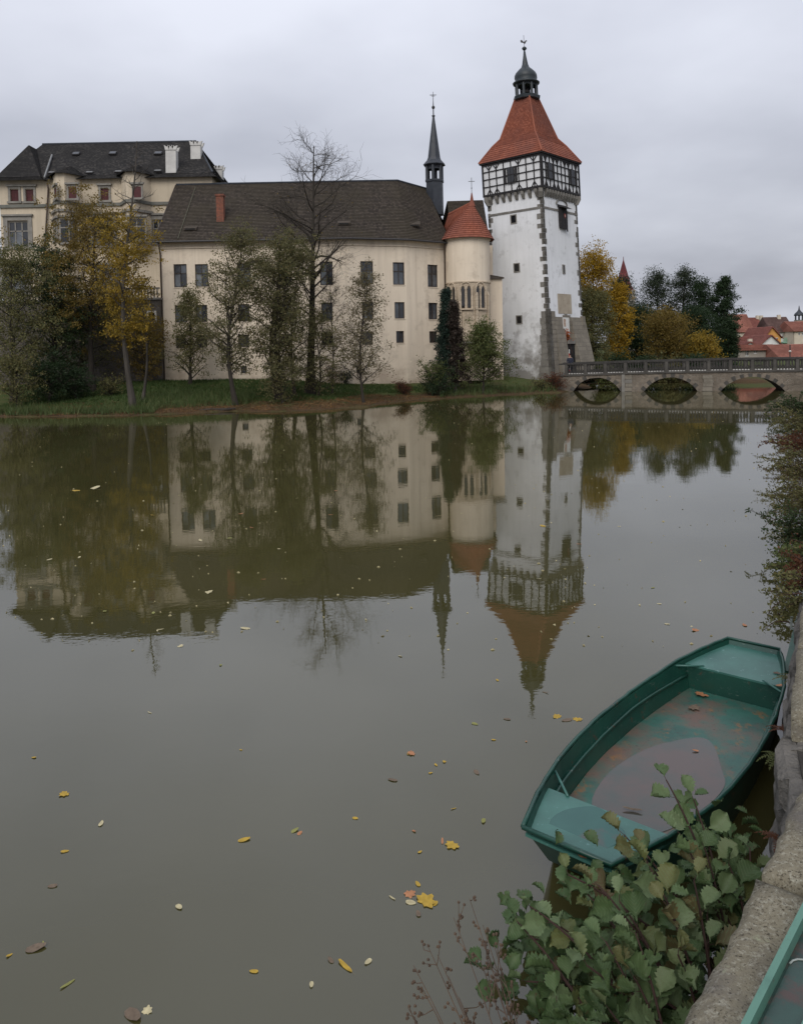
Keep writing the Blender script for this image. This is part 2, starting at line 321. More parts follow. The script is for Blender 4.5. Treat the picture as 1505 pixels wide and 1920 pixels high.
def window(parent, o, u, n, wd, ht, cols=2, rows=(.62,), fm='frame', gm='glass', inset=.12, bar=.07, name='window'):
    """window > pane: o is the lower left corner of the opening in the wall face"""
    o, u, n = Vector(o), Vector(u), Vector(n); b = MB(); o2 = o - n*inset; t = .09
    def bx(a0, a1, c0, c1, dd=t): b.box(o2+u*a0+Z*c0, u*(a1-a0), Z*(c1-c0), -n*dd)
    bx(0, wd, 0, bar); bx(0, wd, ht-bar, ht); bx(0, bar, bar, ht-bar); bx(wd-bar, wd, bar, ht-bar)
    for i in range(1, cols): a = wd*i/cols; bx(a-bar*.45, a+bar*.45, bar, ht-bar)
    for r in rows: bx(bar, wd-bar, ht*r-bar*.45, ht*r+bar*.45, t*.8)
    fr = b.build(name, M[fm], parent)
    zs = [0] + [ht*r for r in rows] + [ht]
    for i in range(cols):
        for j in range(len(zs)-1):
            p = MB(); tilt = random.uniform(-.012, .012); g = n*(-.05)
            a0, a1 = wd*i/cols+.01, wd*(i+1)/cols-.01
            P0 = o2+u*a0+Z*(zs[j]+.01)+g; P1 = o2+u*a1+Z*(zs[j]+.01)+g+n*tilt; up = Z*(zs[j+1]-zs[j]-.02)
            P2 = P1+up+n*random.uniform(-.01, .01); P3 = P0+up
            p.prism([P0, P1, P2, P3], -n*.008); p.build('pane', M[random.choice(['glass', 'glass_mid', 'glass_pale'] if j == 0 else ['glass', 'glass', 'glass_mid']) if gm == 'glass' else gm], fr)
    return fr
def poly_in(P, poly):
    x, y = P[:, 0], P[:, 1]; ins = np.zeros(len(P), bool); d = np.full(len(P), 1e9); q = np.array(poly)
    for i in range(len(q)):
        a, c = q[i], q[(i+1) % len(q)]
        cond = ((a[1] > y) != (c[1] > y)) & (x < (c[0]-a[0])*(y-a[1])/(c[1]-a[1]+1e-12)+a[0]); ins ^= cond
        e = c-a; t = np.clip(((x-a[0])*e[0]+(y-a[1])*e[1])/(e@e), 0, 1); d = np.minimum(d, np.hypot(x-a[0]-t*e[0], y-a[1]-t*e[1]))
    return np.where(ins, d, -d)
# ------------------------------------------------------------------ setting: water, land
m, t, b = nt('pond_water'); b.inputs['Base Color'].default_value = (.088, .085, .062, 1)
b.inputs['Roughness'].default_value = .0; b.inputs['IOR'].default_value = 1.72; b.inputs['Specular IOR Level'].default_value = .5
c = mixc(t, noise(t, pos(t), .35, 3, .5, .3, .7), (.055, .050, .018), (.046, .043, .016)); t.links.new(c, b.inputs['Base Color'])
bump(t, b, noise(t, pos(t, (.55, 1.0, 1)), .9, 2, .45, 0, 1), .020, .1)
bump(t, b, noise(t, pos(t, (1, 1.6, 1)), 5.5, 3, .5, 0, 1), .024, .02); M['water'] = m
wm = fast_mesh('water', [(-400, -60, 0), (400, -60, 0), (400, 500, 0), (-400, 500, 0)], [(0, 1, 2, 3)], M['water'])
tag(link('water', wm), kind='structure')
shore = [atz(x, y) for x, y in ((-700, 792), (-300, 786), (0, 782), (120, 781), (250, 779), (330, 776), (430, 771), (520, 772), (600, 768), (690, 763), (708, 757), (770, 751), (850, 746), (940, 741), (1000, 738), (1045, 737))]
LA = [(p.x, p.y) for p in shore] + [(14.6, 66), (17.5, 71), (19, 80), (20, 130), (-200, 130), (-200, shore[0].y)]
LB = [(17, 82), (24, 80), (34, 76), (60, 72), (400, 70), (400, 480), (-400, 480), (-400, 120), (15, 120)]
LC = [(7.2, 12.2), (12.9, 21.6), (21.1, 37.4), (35, 60), (36, 75), (400, 75), (400, 12.2)]
def land_h(X, Y):
    P = np.stack([np.ravel(X), np.ravel(Y)], 1); a = poly_in(P, LA); bb = poly_in(P, LB); cc = poly_in(P, LC)
    za = np.where(a > 0, .07 + np.minimum(a*.115, 1.5), np.maximum(a*.35, -.8)); zb = np.where(bb > 0, .1 + np.minimum(bb*.10, 1.3 + np.maximum(P[:, 1]-110, 0)*.012), np.maximum(bb*.35, -.8))
    zc = np.where(cc > 0, .1 + np.minimum(cc*.8, 1.35), np.maximum(cc*.35, -.8)); z = np.maximum(np.maximum(za, zb), zc)
    z += np.where(z > .05, .05*np.sin(P[:, 0]*1.7+P[:, 1]*.6)*np.cos(P[:, 1]*1.3-P[:, 0]*.4) + .02*np.sin(P[:, 0]*5.1)*np.sin(P[:, 1]*4.3), 0)
    return z.reshape(np.shape(X))
gx = np.concatenate([np.arange(-400, -60, 20), np.arange(-60, -28, 2), np.arange(-28, 40, .5), np.arange(40, 90, 2.5), np.arange(90, 401, 20)])
gy = np.concatenate([np.arange(11, 40, 1.5), np.arange(40, 84, .4), np.arange(84, 130, 2.5), np.arange(130, 481, 14)])
GX, GY = np.meshgrid(gx, gy); GZ = land_h(GX, GY); nx = len(gx)
V = np.stack([GX, GY, GZ], -1).reshape(-1, 3); ii = (np.arange(len(gy)-1)[:, None]*nx + np.arange(nx-1)[None]).ravel()
F = np.stack([ii, ii+1, ii+nx+1, ii+nx], 1)
m, t, b = nt('grassy_ground'); p = pos(t)
g1 = mixc(t, noise(t, p, 1.6, 5, .6, .35, .65), (.045, .072, .02), (.08, .082, .032))
lit = mixc(t, noise(t, p, 7, 5, .7, .4, .62), (.095, .058, .03), (.05, .036, .024))
sp = nd(t, 'ShaderNodeSeparateXYZ'); t.links.new(p, sp.inputs[0])
zr = nd(t, 'ShaderNodeMapRange'); t.links.new(sp.outputs[2], zr.inputs[0]); zr.inputs[1].default_value = .16; zr.inputs[2].default_value = .48
nm = nd(t, 'ShaderNodeTexNoise', Scale=.7, Detail=5); t.links.new(p, nm.inputs['Vector'])
ad = nd(t, 'ShaderNodeMath', operation='ADD', use_clamp=True); t.links.new(zr.outputs[0], ad.inputs[0])
sb = nd(t, 'ShaderNodeMapRange'); sb.inputs[1].default_value = .3; sb.inputs[2].default_value = .7; sb.inputs[3].default_value = -.6; sb.inputs[4].default_value = .6
t.links.new(nm.outputs[0], sb.inputs[0]); t.links.new(sb.outputs[0], ad.inputs[1])
c = mixc(t, ad.outputs[0], lit, g1); t.links.new(c, b.inputs['Base Color']); b.inputs['Roughness'].default_value = .95; b.inputs['Specular IOR Level'].default_value = .1
bump(t, b, noise(t, p, 9, 6, .65, 0, 1), .7, .06); M['ground'] = m
tag(link('ground', fast_mesh('ground', V, F, M['ground'], True)), kind='structure')
def gh(x, y): return float(land_h(np.array([x]), np.array([y]))[0])
# near embankment: path, coping slabs, wall of rough stones
e0, e1 = Vector((.91, 2.53, 0)), Vector((2.07, 3.94, 0)); du = (e1-e0).normalized(); dn = Vector((du.y, -du.x, 0))      # dn points to the land
W2 = [Vector(p) for p in ((2.06, 4.2, 0), (2.37, 4.95, 0), (3.63, 7.2, 0), (4.95, 9.35, 0), (7.35, 13.5, 0), (11.7, 21.6, 0), (19.9, 37.4, 0), (33.6, 59.5, 0))]
M['path'] = mat('gravel_path', (.17, .15, .125), (.12, .105, .085), 2, .95, .8, 40, .02, c3=(.10, .11, .06), s3=1.5)
near = e0 - du*6; pp_ = [near+dn*.5, e1+du*.2+dn*.5] + [p+Vector((.35, -.1, 0)) for p in W2]
b_ = MB(); pts = [(q.x, q.y, 1.46) for q in pp_] + [(90, 60, 1.46), (90, -12, 1.46)]; b_.face([Vector(q) for q in pts][::-1])
tag(b_.build('path', M['path']), kind='structure')
m, t, b = nt('coping_granite'); p = pos(t)
c = mixc(t, noise(t, p, 3, 6, .65, .35, .65), (.235, .21, .15), (.155, .138, .10)); c = mixc(t, noise(t, p, 40, 5, .75, .52, .64), c, (.33, .315, .25))
c = mixc(t, noise(t, p, 75, 4, .75, .54, .64), c, (.06, .05, .036)); c = mixc(t, noise(t, p, 1.7, 5, .6, .54, .72), c, (.115, .105, .10))
c = mixc(t, noise(t, p, 8, 6, .7, .62, .7), c, (.28, .29, .20))
t.links.new(c, b.inputs['Base Color']); b.inputs['Roughness'].default_value = .93; b.inputs['Specular IOR Level'].default_value = .2
bump(t, b, noise(t, p, 22, 8, .7, 0, 1), .8, .02); bump(t, b, noise(t, p, 90, 4, .7, 0, 1), .5, .006); M['coping'] = m
def rough_slab(name, o, u, wv, L_, W_, z1, th, parent, m_, n1=40, n2=22, amp=.012, seed=0):
    r = np.random.default_rng(seed); ph = r.uniform(0, 6, 12); V = []; F = []
    def hh(a, c_): return amp*(math.sin(a*7+ph[0])*math.cos(c_*9+ph[1]) + .6*math.sin(a*19+c_*13+ph[2]) + .4*math.sin(a*41-c_*37+ph[3]))
    for i in range(n1+1):
        for j in range(n2+1):
            a, c_ = L_*i/n1, W_*j/n2; ed = min(a, L_-a, c_, W_-c_); drop = -.035*math.exp(-ed/.02)
            sx = .007*math.sin(a*7+ph[4])+.006*math.sin(a*29+ph[5]) if j == 0 else 0
            q = o + u*a + wv*(c_+sx); V.append((q.x, q.y, z1+hh(a, c_)+drop+r.normal(0, amp*.12)))
    for i in range(n1):
        for j in range(n2): k = i*(n2+1)+j; F.append([k, k+n2+1, k+n2+2, k+1])
    edge = [j for j in range(n2+1)] + [i*(n2+1)+n2 for i in range(1, n1+1)] + [n1*(n2+1)+j for j in range(n2-1, -1, -1)] + [i*(n2+1) for i in range(n1-1, 0, -1)]
    low = []
    for k in edge: low.append(len(V)); q = V[k]; V.append((q[0], q[1], z1-th))
    for i in range(len(edge)): j = (i+1) % len(edge); F.append([edge[i], edge[j], low[j], low[i]])
    F.append(low[::-1]); bb = MB(); bb.v = V; bb.f = F; return bb.build(name, m_, parent, smooth=True)
wallT = thing('embankment_wall', (e0.x, e0.y, 0), 'old grey stone embankment wall with granite coping beside the moored boat', 'wall')
seam = atz(1452, 1645, 1.56); ss = (Vector((seam.x, seam.y, 0))-e0).dot(du)
rough_slab('coping_slab', e0-du*3.2, du, dn, 3.2+ss-.008, .62, 1.56, .22, wallT, M['coping'], 60, 16, .004, 3)
rough_slab('coping_slab', e0+du*(ss+.008), du, dn, 1.15, .62, 1.575, .24, wallT, M['coping'], 34, 18, .005, 5)
for i in range(4):
    d_ = (W2[i+1]-W2[i]); l_ = d_.length; d_.normalize(); n_ = Vector((d_.y, -d_.x, 0)); nseg = max(1, round(l_/1.3))
    for k in range(nseg):
        if i == 0: continue
        rough_slab('coping_slab', W2[i]+d_*(l_*k/nseg+.008)+n_*.13, d_, n_, l_/nseg-.016, .55, 1.50+.012*(k % 2), .2, wallT, M['coping'], 20, 10, .004, 30+7*i+k)
M['wallstone'] = mat('weathered_wall_stone', (.185, .172, .152), (.10, .094, .084), 3.5, .95, 1.0, 22, .06, c3=(.06, .056, .048), s3=7)
M['mortar'] = mat('dark_wall_joint', (.05, .045, .038), (.03, .028, .024), 5, .95, .8, 20, .03)
def core(b, a, c_, z0, z1, back=.5):                          # recessed body of the wall behind the stones
    d = (c_-a).normalized(); n = Vector((d.y, -d.x, 0)); b.prism([a+n*.06+Z*z0, c_+n*.06+Z*z0, c_+n*.16+Z*z1, a+n*.16+Z*z1], n*back)
bb = MB(); core(bb, e0-du*3.4+dn*.05, e1+du*.42+dn*.02, -.6, 1.33)
for i in range(len(W2)-1): core(bb, W2[i], W2[i+1], -.6, 1.30)
bb.build('wall_core', M['mortar'], wallT)
def rough_block(b, o, u, v, n, lu, lv, proud, r):
    j = lambda s=.018: (r.normal(0, s), r.normal(0, s))
    def P(a, c_, d): return o + u*a + v*c_ + n*d
    c4 = [(0, 0), (lu, 0), (lu, lv), (0, lv)]; ou = [P(a+j()[0], c_+j()[1], -.10) for a, c_ in c4]; mi = []; inn = []
    for k, (a, c_) in enumerate(c4):
        sx = 1 if a == 0 else -1; sy = 1 if c_ == 0 else -1; q = j()
        mi.append(P(a+q[0]*.6, c_+q[1]*.6, proud*.35)); inn.append(P(a+sx*(.05+abs(q[0])), c_+sy*(.04+abs(q[1])), proud+r.normal(0, .012)))
    k = len(b.v); b.v += [tuple(x) for x in ou+mi+inn]
    for i in range(4):
        jn = (i+1) % 4; b.f.append([k+i, k+jn, k+4+jn, k+4+i]); b.f.append([k+4+i, k+4+jn, k+8+jn, k+8+i])
    cc = sum(inn, Vector())/4 + n*(proud*.3); k2 = len(b.v); b.v.append(tuple(cc))
    for i in range(4): b.f.append([k+8+i, k+8+(i+1) % 4, k2])
r_ = np.random.default_rng(21)
def stone_face(a, c_, rows, z0, zt):
    d = (c_-a).normalized(); n = Vector((-d.y, d.x, 0)); Ls = (c_-a).length; z = z0
    for k in range(rows):
        hgt = (zt-z0)/rows*r_.uniform(.86, 1.0); x = -r_.uniform(0, .25)
        while x < Ls:
            l = r_.uniform(.32, .75); bat = -.10*(z+.3)/1.6; bs_ = MB()
            rough_block(bs_, a + d*x + Z*z + n*(bat-.02), d, Z, n, min(l, Ls-x+.05)-.022, hgt-.02, r_.uniform(.02, .06), r_)
            bs_.build('stone', M['wallstone'], wallT); x += l
        z += (zt-z0)/rows
stone_face(e0-du*.3, e1+du*.38, 4, -.25, 1.32)
for i in range(3): stone_face(W2[i], W2[i+1], 6, -.3, 1.32)
# green steel channel lying on the coping, and the fender rail along the wall
m, t, b = nt('green_rail_paint'); p = pos(t); c = mixc(t, noise(t, p, 9, 5, .6, .55, .75), (.085, .20, .15), (.06, .15, .115)); c = mixc(t, noise(t, p, 34, 5, .7, .62, .70), c, (.10, .055, .04))
t.links.new(c, b.inputs['Base Color']); b.inputs['Roughness'].default_value = .42; bump(t, b, noise(t, p, 30, 4, .6, 0, 1), .2, .004); M['rail'] = m
M['fender'] = mat('dark_green_fender_paint', (.045, .12, .085), (.032, .088, .064), 6, .5, .2, 25, .004, .4, c3=(.08, .06, .04), s3=14, lo3=.6, hi3=.7)
M['rail_grime'] = mat('grimy_green_trough', (.018, .055, .042), (.014, .034, .028), 7, .3, .3, 25, .006, .5, c3=(.055, .035, .028), s3=9, lo3=.48, hi3=.6)
ra, rb = atz(1390, 1920, 1.63), atz(1502, 1700, 1.63); rd = (rb-ra); rd.z = 0; rd.normalize(); rn = Vector((rd.y, -rd.x, 0)); ra = ra - rd*1.2
railT = thing('steel_channel', (ra.x, ra.y, 1.57), 'green painted steel channel rail lying on the granite coping', 'rail')
kid(railT, 'flange', M['rail'], lambda b: b.box(ra+Z*-.055, rd*3.4, rn*.024, Z*.065))
kid(railT, 'flange', M['rail'], lambda b: b.box(ra+rn*.145+Z*-.055, rd*3.4, rn*.012, Z*.045))
kid(railT, 'trough', M['rail_grime'], lambda b: b.box(ra+rn*.0241+Z*-.0545, rd*3.4, rn*.1208, Z*.012))
pe = atz(1490, 1785, 1.61); pl = [];  q0 = (Vector((pe.x, pe.y, 0))-Vector((ra.x, ra.y, 0))).dot(rd)
for k in range(9): a_ = math.pi*k/8; pl.append(ra + rd*(q0-.055+.055*math.sin(a_)) + rn*(.088-.052*math.cos(a_)) + Z*-.04)
pl += [ra+rd*.2+rn*.14+Z*-.04, ra+rd*.2+rn*.036+Z*-.04]
kid(railT, 'inner_plate', M['rail_grime'], lambda b: b.prism(pl, Z*.006))
M['rim'] = mat('worn_metal_rim', (.30, .33, .31), (.2, .22, .2), 20, .4, .2, 40, .003, .5)
kid(railT, 'plate_rim', M['rim'], lambda b: b.tube([q+Z*.008 for q in pl[:9]], .0035, 6))
fd = (W2[3]-W2[2]).normalized(); fn = Vector((-fd.y, fd.x, 0)); fa = atz(1497, 1262, .35); fa.z = 0; fd = atz(1524, 1130, .35)-atz(1497, 1262, .35); fd.z = 0; fd.normalize(); fn = Vector((-fd.y, fd.x, 0))
fT = thing('fender_rail', (fa.x, fa.y, .2), 'green steel fender board fixed along the embankment wall past the boat', 'rail')
kid(fT, 'board', M['fender'], lambda b: b.box(fa+fn*.0+Z*.31, fd*3.2, fn*.15, Z*.04).box(fa+fn*.145+Z*.20, fd*3.2, fn*.02, Z*.105))
for k in range(3): kid(fT, 'bracket', M['iron'], lambda b: b.box(fa+fd*(.4+k*1.1)-fn*.14+Z*.25, fd*.06, fn*.25, Z*.055))
bq = fa+fd*1.35+fn*.02
brT = thing('square_bracket', (bq.x, bq.y, .35), 'small galvanised square bracket standing on the green fender board', 'bracket')
def sqb(b):
    s_ = .17
    for o_, u_, v_ in ((0, s_, .025), ): pass
    b.box(bq+Z*.352, fn*s_, Z*.025, fd*.03).box(bq+Z*(.352+s_-.025), fn*s_, Z*.025, fd*.03).box(bq+Z*.377, fn*.025, Z*(s_-.05), fd*.03).box(bq+fn*(s_-.025)+Z*.377, fn*.025, Z*(s_-.05), fd*.03)
kid(brT, 'frame', M['rim'], sqb)
# ------------------------------------------------------------------ boat
m, t, b = nt('boat_green_paint'); p = pos(t)
c = mixc(t, noise(t, p, 2.2, 5, .6, .35, .65), (.010, .062, .044), (.008, .044, .033)); c = mixc(t, noise(t, p, 24, 6, .7, .60, .72), c, (.06, .105, .09)); c = mixc(t, noise(t, p, 7, 7, .7, .62, .67), c, (.075, .045, .03)); c = mixc(t, noise(t, pos(t, (1, 1, 6)), 9, 6, .7, .64, .67), c, (.11, .15, .13))
t.links.new(c, b.inputs['Base Color']); b.inputs['Roughness'].default_value = .38; bump(t, b, noise(t, p, 12, 5, .6, 0, 1), .18, .006); M['boat'] = m
m, t, b = nt('boat_floor_worn_paint'); p = pos(t)
c = mixc(t, noise(t, p, 3, 5, .6, .35, .65), (.032, .118, .09), (.02, .078, .062)); c = mixc(t, noise(t, p, 1.9, 7, .65, .48, .66), c, (.125, .08, .06))
c = mixc(t, noise(t, pos(t, (1.4, 1, 1)), 4.2, 6, .65, .58, .68), c, (.19, .10, .04)); c = mixc(t, noise(t, p, 30, 4, .7, .60, .68), c, (.035, .028, .022))
t.links.new(c, b.inputs['Base Color']); b.inputs['Roughness'].default_value = .45; bump(t, b, noise(t, p, 14, 5, .6, 0, 1), .2, .005); M['boat_floor'] = m
m, t, b = nt('boat_deck_paint'); p = pos(t); c = mixc(t, noise(t, p, 2.6, 5, .6, .35, .65), (.052, .16, .132), (.034, .11, .092)); c = mixc(t, noise(t, p, 17, 5, .7, .62, .72), c, (.16, .30, .28))
t.links.new(c, b.inputs['Base Color']); b.inputs['Roughness'].default_value = .4; bump(t, b, noise(t, p, 10, 5, .6, 0, 1), .15, .005); M['boat_deck'] = m
m, t, b = nt('rain_puddle'); p = pos(t); c = mixc(t, noise(t, p, 1.6, 5, .6, .36, .6), (.035, .06, .05), (.085, .06, .05))
t.links.new(c, b.inputs['Base Color']); b.inputs['Roughness'].default_value = .02; b.inputs['IOR'].default_value = 1.6; M['puddle'] = m
BA = Vector((1.05, 5.07, 0)); BD = Vector((.639, .769, 0)).normalized(); BN = Vector((-BD.y, BD.x, 0)); BL = 4.45
S_ = np.array([0, .3, .55, 1.0, 1.45, 1.85, 2.5, 2.9, 3.3, 3.56, 3.9, 4.2, 4.45]); HW = np.array([.33, .425, .495, .59, .642, .662, .645, .61, .565, .53, .45, .365, .275])
def hw(s): return float(np.interp(s, S_, HW))
def sheer(s): return .46 + .05*((s-2.2)/2.2)**2
def keel(s): return -.07 + .22*max(0, (.75-s)/.75)**1.5 + .22*max(0, (s-3.7)/.75)**1.5
def BP(s, n, z): return BA + BD*s + BN*n + Z*z
def rake(s, f_):                                                   # ends lean outwards: lower points are drawn in along the boat
    return s + (1-f_)*(.26*max(0, (.8-s)/.8) - .26*max(0, (s-3.65)/.8))
st = list(np.linspace(0, BL, 41))
boatT = thing('rowing_boat', BP(2.2, 0, -.07), 'green steel flat-bottomed rowing boat moored at the embankment, rainwater inside', 'boat')
def shell(b, off, floor_z=None):
    rows = []
    for s in st:
        W_ = hw(s)-off; zt = sheer(s)-(0 if off == 0 else .004); zk = keel(s)+off*1.5; r = []
        for sg in (1, -1):
            r.append([BP(rake(s, (z_-zk)/(zt-zk)), sg*W_*(1-.17*(1-(z_-zk)/(zt-zk))), z_) for z_ in np.linspace(zt, zk, 6)])
        rows.append(r)
    n6 = 6; k0 = len(b.v)
    for r in rows:
        for side in r: b.v += [tuple(q) for q in side]
    for i in range(len(st)-1):
        for sd_ in range(2):
            for j in range(n6-1):
                a = k0+i*12+sd_*6+j; q = [a, a+1, a+13, a+12]; b.f.append(q if (sd_ == 0) == (off == 0) else q[::-1])
        a = k0+i*12; q = [a+5, a+11, a+23, a+17]; b.f.append(q if off == 0 else q[::-1])
    for i in (0, len(st)-1):
        for j in range(n6-1):
            a = k0+i*12+j; q = [a, a+6, a+7, a+1]; b.f.append(q if (i == 0) == (off == 0) else q[::-1])
b1 = MB(); shell(b1, 0); hull = b1.build('hull', M['boat'], boatT, smooth=False)
b1 = MB(); shell(b1, .018); b1.build('inner_lining', M['boat'], boatT)
def inner(s, z_, off=.02):                                         # inner half width at height z
    W_ = hw(s)-off; zt = sheer(s); zk = keel(s)+off*1.5; return W_*(1-.17*(1-(z_-zk)/(zt-zk)))
rim = [BP(s, hw(s), sheer(s)) for s in st] ; rim2 = [BP(s, -hw(s), sheer(s)) for s in st[::-1]]
rp = rim+rim2+[rim[0]]; kid(boatT, 'gunwale', M['boat'], lambda b: b.tube([q+BN*0+Z*.004+Vector((random.gauss(0, .002), random.gauss(0, .002), random.gauss(0, .002))) for q in rp], .017, 8), smooth=True)
FZ = .17
def floor_f(b):
    ss_ = np.linspace(.55, 3.85, 23)
    for i in range(22):
        a, c_ = ss_[i], ss_[i+1]; q = [BP(a, inner(a, FZ)-.002, FZ), BP(c_, inner(c_, FZ)-.002, FZ), BP(c_, -inner(c_, FZ)+.002, FZ), BP(a, -inner(a, FZ)+.002, FZ)]
        b.face(q[::-1])
kid(boatT, 'floor', M['boat_floor'], floor_f)
def deck(s0, s1, zz, name, skew):
    b = MB(); ss_ = np.linspace(s0, s1, 9); pts = [BP(s, inner(s, sheer(s)-zz, .004), sheer(s)-zz) for s in ss_] + [BP(s, -inner(s, sheer(s)-zz, .004), sheer(s)-zz) for s in ss_[::-1]]
    for i, q in enumerate(pts):
        s = ss_[i] if i < 9 else ss_[17-i]; pts[i] = q
    b.prism(pts, Z*-.02); d = b.build(name, M['boat_deck'], boatT)
    se = s1 if s0 < 1 else s0; e = MB()
    zt = sheer(se)-zz-.021; e.prism([BP(se, inner(se, zt), zt), BP(se, -inner(se, zt), zt), BP(se, -inner(se, FZ), FZ+.001), BP(se, inner(se, FZ), FZ+.001)], BD*(.012 if s0 > 1 else -.012)); e.build('bulkhead', M['boat'], boatT)
    return d
deck(.02, .66, .055, 'near_deck', 0); deck(3.66, 4.43, .05, 'far_deck', 0)
for sg in (1, -1):
    kid(boatT, 'side_stringer', M['boat'], lambda b: b.tube([BP(s, sg*(inner(s, .33)-.012), .33+.012*math.sin(s*3)) for s in np.linspace(.7, 3.64, 24)], .014, 6), smooth=True)
    for s0, s1 in (((.64, .86), (3.70, 3.48)) if sg == 1 else ((3.70, 3.48),)):
        kid(boatT, 'brace', M['boat_deck'], lambda b: b.tube([BP(s0, sg*(hw(s0)-.20), sheer(s0)-.05), BP(s1, sg*(hw(s1)-.02), sheer(s1)-.02)], .011, 6), smooth=True)
def blob(c, ru, rv, n, r, ph):                                      # uneven pool outline
    return [BP(c[0]+ru*math.cos(t_)*(1+.12*math.sin(3*t_+ph)+.07*math.sin(5*t_+2*ph)), c[1]+rv*math.sin(t_)*(1+.10*math.cos(2*t_+ph)), r) for t_ in np.linspace(0, 2*math.pi, n, endpoint=False)]
kid(boatT, 'puddle', M['puddle'], lambda b: b.face(blob((1.72, -.02), .82, .43, 48, FZ+.004, 1.3)))
def pud2(b):
    q = blob((.36, .02), .24, .27, 40, 0, .6); b.face([Vector((v.x, v.y, sheer(.36)-.050)) for v in q])
M['wet'] = mat('wet_deck_film', (.038, .115, .10), (.032, .10, .088), 3.5, .04, 0, c3=(.095, .08, .078), s3=2.6, lo3=.58, hi3=.7)
kid(boatT, 'deck_puddle', M['wet'], pud2)
# ------------------------------------------------------------------ castle: cream palace wing
PY = 65.0
pa = at(303, 600, PY); pb = at(655, 600, PY); EZ = at(500, 449, PY).z; p0 = Vector((pa.x, PY, 0)); p1 = Vector((pb.x, PY, 0))
def turn(a, deg, ln): return a + Vector((math.cos(rad(deg)), math.sin(rad(deg)), 0))*ln
p2 = turn(p1, 17, 5.1); p3 = turn(p2, 36, 4.6)
palT = thing('palace_wing', (p0.x, PY, 1.0), 'long cream palace wing with dark shingle roof and a slim ridge turret', 'castle wing')
segs = []
for a, c_ in ((p0, p1), (p1, p2), (p2, p3)):
    u = (c_-a).normalized(); segs.append((a, c_, u, Vector((u.y, -u.x, 0))))
wins = [(327, 350, 495, 539, 0), (367, 390, 495, 538, 0), (446, 469, 493, 537, 0), (523, 546, 492, 536, 0), (600.5, 623.5, 490, 535, 0), (676.5, 699, 490, 533, 1), (737, 757.5, 492, 534, 1), (802, 820, 497, 538, 2),
        (329, 349.5, 572.5, 605, 0), (368, 388.5, 571.5, 604, 0), (447, 467.5, 570, 603, 0), (524, 544.5, 569, 602, 0), (603, 623.5, 567, 601, 0), (679, 699.5, 566, 599, 1), (740, 758, 566.5, 597.5, 1), (803.5, 820, 568, 599, 2),
        (330, 349, 629, 653, 0), (368, 388.5, 628, 652, 0), (447, 467, 627, 651, 0), (524, 544, 626, 650, 0), (603, 623.5, 623, 648, 0), (679, 699, 621, 647, 1), (743, 757, 620.5, 643, 1), (805, 820, 621, 643, 2), (668, 678.5, 685, 700, 1), (452, 463, 686, 700, 0)]
holes = [[], [], []]; wl = []
for x0, x1, y0, y1, k in wins:
    a, c_, u, n = segs[k]; A_ = on_wall(x0, y1, a, n); B_ = on_wall(x1, y0, a, n); u0, u1 = (A_-a).dot(u), (B_-a).dot(u)
    holes[k].append((u0, u1, A_.z, B_.z)); wl.append((k, u0, u1, A_.z, B_.z, y0))
bw = MB()
for k, (a, c_, u, n) in enumerate(segs): wall_panel(bw, a, u, (c_-a).length, .9, EZ, holes[k], n, .35)
bk = [p0+Vector((0, 9, 0)), p3+Vector((1.2, 7.5, 0))]
bw.face([p0+Z*.9, p0+Z*EZ, bk[0]+Z*EZ, bk[0]+Z*.9]); bw.face([p3+Z*.9, bk[1]+Z*.9, bk[1]+Z*EZ, p3+Z*EZ]); bw.face([bk[0]+Z*.9, bk[0]+Z*EZ, bk[1]+Z*EZ, bk[1]+Z*.9])
bw.build('wall', M['cream'], palT)
for k, u0, u1, z0, z1, y0 in wl:
    a, c_, u, n = segs[k]; o = Vector((a.x, a.y, 0))+u*u0+Z*z0
    if y0 > 680: window(palT, o, u, n, u1-u0, z1-z0, 1, (), gm='lead_glass', inset=.16)
    elif y0 > 610: window(palT, o, u, n, u1-u0, z1-z0, 2, (), gm='lead_glass', inset=.14)
    elif y0 > 560: window(palT, o, u, n, u1-u0, z1-z0, 2, (), inset=.10)
    else: window(palT, o, u, n, u1-u0, z1-z0, 2, (.60,), inset=.08)
    kid(palT, 'sill', M['cream'], lambda b: b.box(o-Z*.06-u*.04-n*.02, u*(u1-u0+.08), Z*.06, n*.07))
def along(b, dz0, dz1, out, base=0.0):
    for a, c_, u, n in segs: b.box(Vector((a.x, a.y, EZ+dz0)) - u*.02, u*((c_-a).length+.04), Z*(dz1-dz0), n*out)
kid(palT, 'cornice', M['cream'], lambda b: along(b, -.62, -.54, .10)); kid(palT, 'eave_board', M['cream'], lambda b: along(b, -.16, -.02, .28))
rz = at(600, 342, PY+6.2).z; rid = [Vector((p0.x+.1, PY+6.2, rz)), Vector((p1.x+.6, PY+6.2, rz)), Vector((p2.x-.6, p2.y+5.0, rz+.05)), Vector((p3.x-1.6, p3.y+4.2, rz-.35))]
ov = .55; ev = []
for i, q in enumerate((p0, p1, p2, p3)):
    n = segs[min(i, 2)][3] if i in (0, 3) else (segs[i-1][3]+segs[i][3]).normalized()
    ev.append(Vector((q.x, q.y, EZ-.12)) + n*ov)
ev[0].x -= .25; rid[0].x = ev[0].x + .1
br = MB()
for i in range(3): br.courses(ev[i], ev[i+1], rid[i], rid[i+1], 40, .045)
hipE = Vector((bk[1].x+.5, bk[1].y, EZ-.1)); br.courses(ev[3], hipE, rid[3], rid[3]+Vector((.05, .05, 0)), 40, .045)
br.build('roof', M['shingle'], palT)
